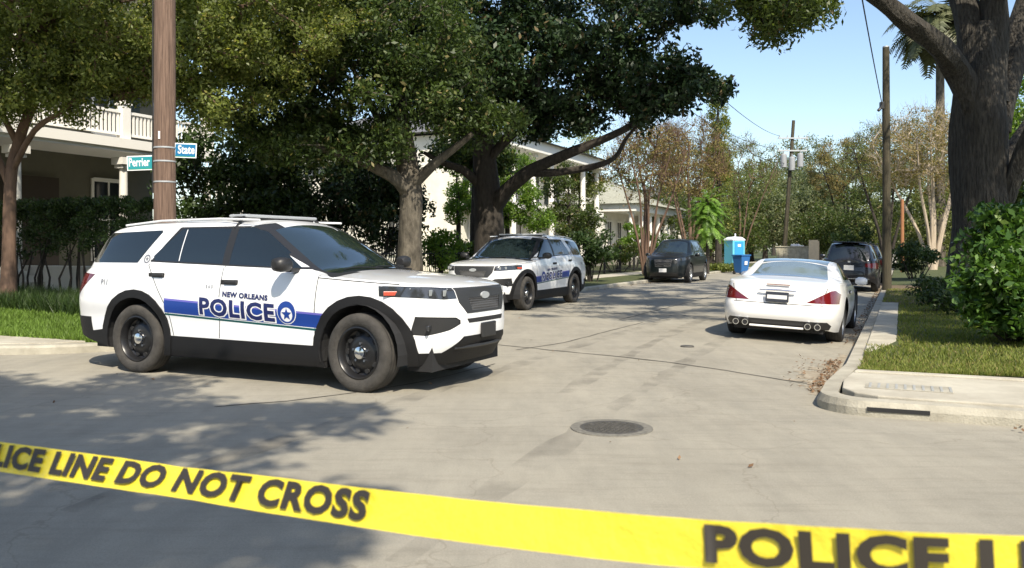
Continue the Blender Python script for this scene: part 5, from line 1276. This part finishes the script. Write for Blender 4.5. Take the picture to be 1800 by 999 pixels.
# bare crape myrtles
def bare(x, Z, fan, top, wd, seed, label, leaf, bark, per=26, n=70, name='crape_myrtle', group=None, twig=3, lsize=.11, r0=.12, tip=.014):
    rn = random.Random(seed); b = gnd(x, Z); sc = Z/F
    limbs = []
    for k in range(fan):
        a = (k/(fan-1)-.5)*2 if fan > 1 else 0; dx = a*wd; dep = rn.uniform(-.6, .6)*wd
        hh = H+(HZ-top)*sc
        limbs.append(([b+Vector((a*.12, 0, .1)), b+Vector((dx*.22, dep*.2, hh*.25)), b+Vector((dx*.5+rn.uniform(-.2, .2), dep*.6, hh*.5)), b+Vector((dx*.8, dep, hh*.78))], r0*.62, r0*.2))
    hh = H+(HZ-top)*sc
    tree(name, label, 'tree', [b, b+Vector((0, 0, hh*.12)), b+Vector((.05, 0, hh*.35)), b+Vector((-.1, 0, hh*.6))], [r0, r0*.9, r0*.6, r0*.35],
         [(b+Vector((0, 0, hh*.72)), (wd*1.1, wd*.9, hh*.27), n)], leaf, lsize, per, .55, bark, seed, limbs=limbs, group=group, tip=tip, twig=twig, maxlimb=.06)
bare(1136, 40, 6, 215, 2.0, 71, 'bare reddish multi-stemmed tree behind the parked dark SUV', 'leaf_brown', 'bark_red', 40, 120, twig=7)
bare(1212, 46, 5, 205, 2.1, 72, 'bare tree with tan seed heads above the parked dark SUV', 'leaf_brown', 'bark_red', 60, 130, twig=7)
bare(1300, 68, 5, 240, 3.2, 73, 'yellowish half-bare tree above the portable toilet', 'leaf_olive', 'bark_red', 80, 140, twig=4)
bare(1640, 50, 6, 190, 3.6, 74, 'bare tan tree with pale twisting stems left of the big oak', 'leaf_brown', 'bark_pale', 75, 260, twig=5, r0=.2)
bare(1560, 58, 4, 205, 3.0, 75, 'brown half-bare tree behind the slim dark pole', 'leaf_olive', 'bark_dark', 80, 190, twig=4, r0=.2)
bare(1490, 88, 4, 240, 3.8, 76, 'brownish spreading tree left of the slim dark pole', 'leaf_brown', 'bark_dark', 90, 220, twig=3, lsize=.15, r0=.25)
# vine-clad narrow conifer
cx = thing('vine_column', 'narrow yellow-green vine-clad trunk rising behind the bare trees', 'tree', gnd(1262, 50))
m = MB(); m.tube([(0, 0, 0), (.1, 0, 4), (0, 0, 8.6), (0, 0, 9.6)], [.22, .16, .1, .05], 8); m.build('trunk', 'bark_dark', cx, True)
rs = np.random.RandomState(8); zz = rs.uniform(2.5, 10, 120); rr_ = .25+.5*np.clip(1-(zz-2.5)/9, .1, 1); aa = rs.random(120)*6.28
V, rn_ = leaves(rs, np.stack([rr_*np.cos(aa), rr_*np.sin(aa), zz], 1), 80, .36, .14, .5); quads_mesh('crown', V, rn_, 'leaf_yellowgreen', cx)
# big-leaved bright tropical plant
def frond_plant(name, label, cat, base, nf, L_, hgt, leaf, seed, wleaf=.10, droop=.9, stem=.12, nl=26, bark='bark_dark', levels=None):
    rs = np.random.RandomState(seed); t = thing(name, label, cat, base)
    m = MB(); m.tube([(0, 0, 0), (.05, .02, hgt*.5), (0, 0, hgt)], [stem*1.2, stem, stem*.8], 10); m.build('trunk', bark, t, True)
    Vs = []; rn = []
    for k in range(nf):
        a = rs.random()*6.283; e = rs.uniform(-.3, 1.2); z0 = hgt if levels is None else rs.uniform(levels, hgt)
        l = L_*(.75+.4*rs.random()); p = np.array([0, 0, z0]); d = np.array([math.cos(a)*math.cos(e), math.sin(a)*math.cos(e), math.sin(e)]); st = l/nl; v_ = rs.random()
        for q in range(nl):
            d = d+np.array([0, 0, -droop*st/l*1.6]); d /= np.linalg.norm(d); p2 = p+d*st; sd = np.cross(d, [0, 0, 1]); sd /= np.linalg.norm(sd)+1e-9
            wl = wleaf*L_*2.0*math.sin(math.pi*(.08+.9*q/nl))**.6
            for s in (1, -1):
                tip_ = p+sd*s*wl+d*wl*.45+np.array([0, 0, -wl*.35*rs.uniform(.3, 1.6)]); Vs.append([p, p+d*st*.45, tip_, p-d*st*.2+sd*s*wl*.3]); rn.append(min(.93, max(0, v_*.5+.5*rs.random())))
            p = p2
    quads_mesh('fronds', np.array(Vs), np.array(rn), leaf, t); return t
frond_plant('tropical_plant', 'bright green drooping-leaved plant above the parked dark SUV', 'plant', gnd(1243, 43.5), 150, 1.3, 3.8, 'leaf_fern', 81, .07, 1.0, .10, 16, levels=2.0)
pm = P(1652, HZ, 58); pm.z = .1
frond_plant('palm_tree', 'tall palm with drooping fronds behind the upper limb of the oak', 'palm tree', pm, 90, 4.0, 16.6, 'leaf_palm', 82, .10, 1.15, .30, 26, bark='bark_grey')

# the big live oak on the right
Zk = 20.0
def PO(x, y, Z=Zk): return P(x, y, Z)
tb = PO(1728, HZ); tb.z = .15
tree('live_oak', 'massive grey-barked live oak on the right lawn', 'tree',
     [tb, PO(1728, 480), PO(1727, 400), PO(1724, 300), PO(1722, 220), PO(1724, 150), PO(1728, 95), PO(1732, 40)], [.95, .74, .63, .60, .60, .54, .40, .22],
     [(P(1385, 22, 16.5), (.72, 1.1, .42), 24), (P(1345, -35, 16), (.7, 1.2, .6), 22), (P(1420, -25, 17), (.6, 1.2, .6), 20), ((12.6, 11.5, 9.5), (2.6, 3.4, 1.2), 90), ((9.0, 7.2, 9), (1.5, 2.6, .9), 100), ((10.8, 11, 9.2), (1.6, 2.6, .9), 70), ((12.4, 15.6, 9.7), (2.4, 2.6, .9), 90), (PO(1300, -260, 17), (2.6, 3.5, 1.2), 60), (PO(1500, -260, 19), (3.5, 4, 1.2), 70), (PO(1750, -330, 22), (5, 5, 2), 90),  # plain-coordinate clumps: out-of-view crown added to shade trunk and kerb strip
      ((2.6, 17.5, 8.3), (3.0, 3.6, 1.0), 70), ((4.6, 11.5, 8.6), (2.6, 3.4, 1.1), 52), ((9.5, 12.5, 8.4), (3.0, 3.2, 1.2), 100)],
     'leaf_oak', .12, 170, .50, 'bark_oak', 91, asp=.4, wobble=.11,
     limbs=[([PO(1728, 300), PO(1712, 200, 19.85), PO(1680, 118, 19.6), PO(1640, 72, 19), PO(1585, 30, 18.5), PO(1535, -10, 18), PO(1470, -60, 17.2), PO(1400, -85, 16.6), PO(1370, -70, 16)], .36, .06),
            ([PO(1720, 170), PO(1710, 80, 20.2), PO(1690, -10, 20.5), PO(1640, -110, 21)], .42, .22),
            ([PO(1738, 180), PO(1745, 90, 20), PO(1748, 0, 20), PO(1760, -120, 19.5)], .40, .22),
            ([PO(1745, 230), PO(1772, 140, 20.3), PO(1795, 40, 20.6), PO(1830, -80, 21)], .36, .2),
            ([PO(1745, 420), PO(1775, 330, 19.6), PO(1805, 250, 19.2), PO(1850, 160, 18.8)], .24, .14),
            ([PO(1745, 320), PO(1785, 250, 20.5), PO(1822, 195, 21)], .18, .12),
            ([PO(1700, 500), PO(1690, 540), PO(1672, 530)], .2, .05)])
# leafy shrub at the right edge
sb = P(1795, HZ, 11.3); sb.z = .14
bush('leafy_shrub', 'glossy green leafy shrub on the right lawn in front of the oak', 'shrub', sb, [(P(1790, 480, 11.3), (.68, .7, .78), 90), (P(1840, 440, 11.3), (.7, .7, .95), 80), (P(1745, 500, 11.0), (.34, .4, .55), 34), (P(1770, 400, 11.4), (.4, .4, .28), 26), (P(1800, 560, 11.0), (.6, .5, .25), 30)], 'leaf_shrub', .115, 95, .26, 95, stems=9, asp=.48, flat=.9)

# trees beyond: right of the oak, and the far street
def far_tree(x, y, Z, rx, rz, n, lf, seed, lab, ls=.2, per=80, cr=.8, tr=.25, name='distant_tree', bark='bark_dark'):
    c = P(x, y, Z); b = gnd(x, Z)
    tree(name, lab, 'tree', [b, b+Vector((0, 0, c.z*.35)), Vector((c.x, c.y, c.z*.8))], [tr, tr*.8, tr*.4],
         [(c, (rx, rx*.9, rz), n), (c+Vector((rx*.4, 0, -rz*.5)), (rx*.6, rx*.6, rz*.5), n//4), (c+Vector((-rx*.45, 0, -rz*.4)), (rx*.55, rx*.6, rz*.5), n//4)], lf, ls, per, cr, bark, seed, group='trees closing the street')
FT = [(1810, 170, 30, 2.0, 2.6, 60, 'leaf_bright', 'lit green tree at the right edge behind the oak'), (1845, 330, 26, 1.8, 2.2, 50, 'leaf_oak', 'green tree low at the right edge behind the oak'),
      (1380, 350, 92, 4.6, 4.0, 90, 'leaf_haze', 'green rounded tree behind the distant transformer pole'), (1320, 355, 86, 3.6, 4.0, 70, 'leaf_olive', 'olive tree above the portable toilet'),
      (1440, 370, 98, 4.8, 4.0, 80, 'leaf_haze', 'hazy green tree right of the transformer pole'), (1420, 300, 130, 6, 5.5, 80, 'leaf_haze', 'tallest far tree right of the transformer pole'),
      (1360, 330, 150, 8, 5, 70, 'leaf_haze', 'far tree straight down the street'), (1480, 330, 110, 6, 5.5, 80, 'leaf_haze', 'far tree behind the brownish spreading tree'),
      (1530, 385, 76, 3.6, 3.4, 70, 'leaf_oak', 'dark green tree above the charcoal SUV'), (1460, 405, 82, 3.4, 2.6, 60, 'leaf_oak', 'dark green low tree left of the charcoal SUV roof'), (1590, 350, 72, 4.5, 5, 80, 'leaf_olive', 'olive tree behind the orange-brown post'),
      (1655, 380, 60, 3.5, 3.8, 70, 'leaf_olive', 'olive tree just left of the oak trunk'), (1720, 300, 70, 6, 6, 80, 'leaf_olive', 'olive tree hidden behind the oak trunk'), (1230, 330, 78, 4.5, 5, 80, 'leaf_olive', 'olive tree behind the vine-clad trunk'),
      (1150, 330, 72, 4, 4.6, 60, 'leaf_oak', 'green tree behind the porch house corner'), (1020, 300, 58, 1.8, 2.4, 30, 'leaf_olive', 'pale green tree left of the porch house'), (1290, 390, 74, 3, 2.6, 60, 'leaf_oak', 'dark tree just behind the portable toilet'),
      (950, 290, 70, 4.5, 4, 60, 'leaf_oak', 'green tree rising behind the cream house'),
      (835, 262, 31, 1.7, .8, 40, 'leaf_dusky', 'leafy tree top hiding the eaves of the cream house'),
      (1345, 385, 84, 3.2, 2.8, 80, 'leaf_haze', 'full green tree behind the skip, left of the distant pole'), (1415, 385, 90, 3.6, 3.0, 80, 'leaf_haze', 'full green tree behind the plywood sheets'), (1250, 400, 66, 2.2, 2.2, 60, 'leaf_oak', 'small green tree left of the portable toilet')]
for i, (x, y, Z, rx, rz, n, lf, lab) in enumerate(FT): far_tree(x, y, Z, rx, rz, int(n*1.3), lf, 100+i, lab, ls=.10+Z*.0017, per=70 if Z > 60 else 110, cr=.5+Z*.004, tr=.2+Z*.001)
# closing mass of trees at the end of the street
rs = np.random.RandomState(77); cs = []
for k in range(420): s_ = rs.uniform(190, 240); n_ = rs.uniform(-75, 60); cs.append(tuple(W(n_, s_, rs.uniform(1, 11+3*math.sin(n_*.21)))))
V, rn_ = leaves(rs, np.array(cs), 55, 2.6, .9, .6); o = quads_mesh('far_wood', V, rn_, 'leaf_haze'); tag(o, 'far mass of green trees closing the end of the street', 'wood', kind='stuff')

# tree behind the camera whose shade falls on the near road
def caster(name, label, base, crown, n, seed, leaf='leaf_oak', ls=.16, per=75, cr=.55, r0=.35):
    b = Vector(base); c = Vector(crown[0])
    tree(name, label, 'tree', [b, b+Vector((.1, 0, 2.2)), b+Vector((c.x-b.x, c.y-b.y, 0))*.35+Vector((0, 0, 4.2)), Vector((c.x, c.y, c.z-.6))], [r0, r0*.85, r0*.6, r0*.3],
         [(Vector(q[0]), q[1], q[2]) for q in crown[1]], leaf, ls, per, cr, 'bark_oak', seed)
k_ = 1/math.tan(EL)
def above(x, y, z): return (x+SUN_H.x*z*k_, y+SUN_H.y*z*k_, z)
caster('shade_tree', 'broad tree behind the camera shading the near left road', (-7.5, -6.5, 0), (above(-4.5, 5.5, 8.5), [
    (above(-5.6, 8.3, 8.6), (2.8, .9, .8), 72), (above(-4.2, 6.6, 8.4), (2.9, 1.1, .8), 90), (above(-4.0, 4.9, 8.8), (2.7, 1.2, .8), 84), (above(-3.4, 3.4, 8.5), (2.1, 1.0, .7), 56), (above(-2.6, 2.4, 8.5), (1.4, .7, .6), 26), (above(-1.9, 7.0, 8.5), (1.0, .5, .4), 14), (above(-6.5, 7.6, 9), (3, 1.2, .6), 60), (above(-1.6, 4.2, 8.6), (1.0, .8, .4), 22), (above(-8.5, 7.5, 9), (2.6, 2.2, 1), 60)]), 0, 111, ls=.16, per=95, cr=.40)
tree('shade_tree', 'tree behind the camera shading the near right corner', 'tree', [(9.5, -7.5, 0), (9.3, -7.5, 3), (8.2, -7.5, 6.5)], [.3, .26, .15],
     [(above(4.6, 4.0, 8.4), (1.5, .55, .5), 24), (above(3.4, 3.9, 8.4), (.9, .3, .4), 8)], 'leaf_oak', .15, 60, .36, 'bark_oak', 112)

for i, (x, y, h_, r_, lab) in enumerate(((-1, -17, 8.0, 5.0, 'added unseen oak across the cross street behind the camera, cutting skylight'), (11, -15, 8.0, 4.5, 'added unseen oak behind the camera to the right, cutting skylight'), (-13, -14, 8.0, 5.0, 'added unseen oak behind the camera to the left, cutting skylight'), (-19, -3, 6.5, 3.6, 'added unseen oak on the left beside the cross street, cutting skylight'), (19, -7, 7.0, 4.0, 'added unseen oak on the right beside the cross street, cutting skylight'))):  # oaks added out of view to cut sky fill in the foreground
    tree('shade_tree', lab, 'tree', [(x, y, 0), (x, y, 2.5), (x+.2, y, h_-1)], [.4, .33, .2], [((x, y, h_), (r_, r_, 3.0), 130), ((x, y, h_-2.5), (r_*.9, r_*.9, 2.0), 60)], 'leaf_oak', .3, 45, .9, 'bark_oak', 300+i)

# ------------------------------------------------------------------ police tape across the foreground
def tape():
    ctl = [(-420, 752, 2.75), (-200, 776, 2.5), (0, 803, 2.25), (420, 862, 1.86), (750, 907, 1.58), (1050, 940, 1.40), (1240, 957, 1.32), (1500, 974, 1.24), (1800, 990, 1.18), (2200, 1005, 1.12)]
    pts = [P(x, y, Z) for x, y, Z in ctl]; wd = .074
    # dense curve by arc length
    dense = []
    for i in range(len(pts)-1):
        p0, p1, p2, p3 = pts[max(i-1, 0)], pts[i], pts[i+1], pts[min(i+2, len(pts)-1)]
        for q in range(16): u = q/16; dense.append(.5*((2*p1)+(p2-p0)*u+(2*p0-5*p1+4*p2-p3)*u*u+(3*p1-p0-3*p2+p3)*u**3))
    dense.append(pts[-1]); L_ = [0]
    for a, b in zip(dense, dense[1:]): L_.append(L_[-1]+(b-a).length)
    tot = L_[-1]; D = np.array(dense)
    def at(l): return Vector([float(np.interp(l, L_, D[:, k])) for k in range(3)])
    def frame(l):
        p = at(l); d = (at(min(l+.02, tot))-at(max(l-.02, 0))).normalized(); tw = R(16)*math.sin(l*2.1+.6)+R(7)*math.sin(l*6.3)-R(20)-R(26)*max(0, 1-l/1.6)
        up = Vector((0, 0, 1)); sdn = d.cross(up).normalized(); up = sdn.cross(d).normalized()
        return p, d, (up*math.cos(tw)+sdn*math.sin(tw)), (-up*math.sin(tw)+sdn*math.cos(tw))
    base = at(0); t = thing('police_tape', 'yellow police line tape stretched across the foreground', 'tape', base)
    n = 160; vs = []
    for i in range(n+1):
        p, d, u, s_ = frame(tot*i/n)
        for k in range(5): v = (k/4-.5); vs.append(p-base+u*v*wd+s_*(.0020*math.sin(i*.33+k)+.0012*math.sin(i*1.1+k*2)))
    m = MB(); m.add(vs, [(i*5+k, (i+1)*5+k, (i+1)*5+k+1, i*5+k+1) for i in range(n) for k in range(4)]); m.build('strip', 'tape_yellow', t, True)
    # lettering follows the strip
    l0 = 0.0
    # locate l of photo x=1245 (start of POLICE) 
    def l_at(xp):
        best = min(range(len(dense)), key=lambda i: abs((dense[i].x/dense[i].y*F+900)-xp)); return L_[best]
    lp = l_at(1238); txt = 'POLICE LINE DO NOT CROSS'
    me = text_mesh(txt, .074, .0036, 1.10, 1.30); xs = [v.co.x for v in me.vertices]; wt = max(xs)-min(xs); gap_ = .67
    bm = bmesh.new(); 
    for rep in range(-3, 2):
        b3 = bmesh.new(); b3.from_mesh(me); bmesh.ops.triangulate(b3, faces=b3.faces)
        st_ = lp+rep*(wt+gap_); k = st_
        for v in b3.verts: v.co.x = v.co.x-min(xs)+st_
        kk = st_
        while kk < st_+wt: bmesh.ops.bisect_plane(b3, geom=b3.verts[:]+b3.edges[:]+b3.faces[:], plane_co=(kk, 0, 0), plane_no=(1, 0, 0)); kk += .02
        bad = [v for v in b3.verts if v.co.x < .01 or v.co.x > tot-.01]; bmesh.ops.delete(b3, geom=bad, context='VERTS')
        for v in b3.verts:
            p, d, u, s_ = frame(v.co.x); q = p-base+u*v.co.y-(0)*s_
            nrm = u.cross(d).normalized(); cam_dir = (Vector((0, 0, H))-p)
            if nrm.dot(cam_dir) < 0: nrm = -nrm
            v.co = q+nrm*.0062
        me2 = bpy.data.meshes.new('lettering'); n_ = len(b3.verts); b3.to_mesh(me2); b3.free()
        if not n_: continue
        me2.materials.append(M['tape_ink']); o = bpy.data.objects.new('lettering', me2); COL.objects.link(o); o.parent = t
tape()
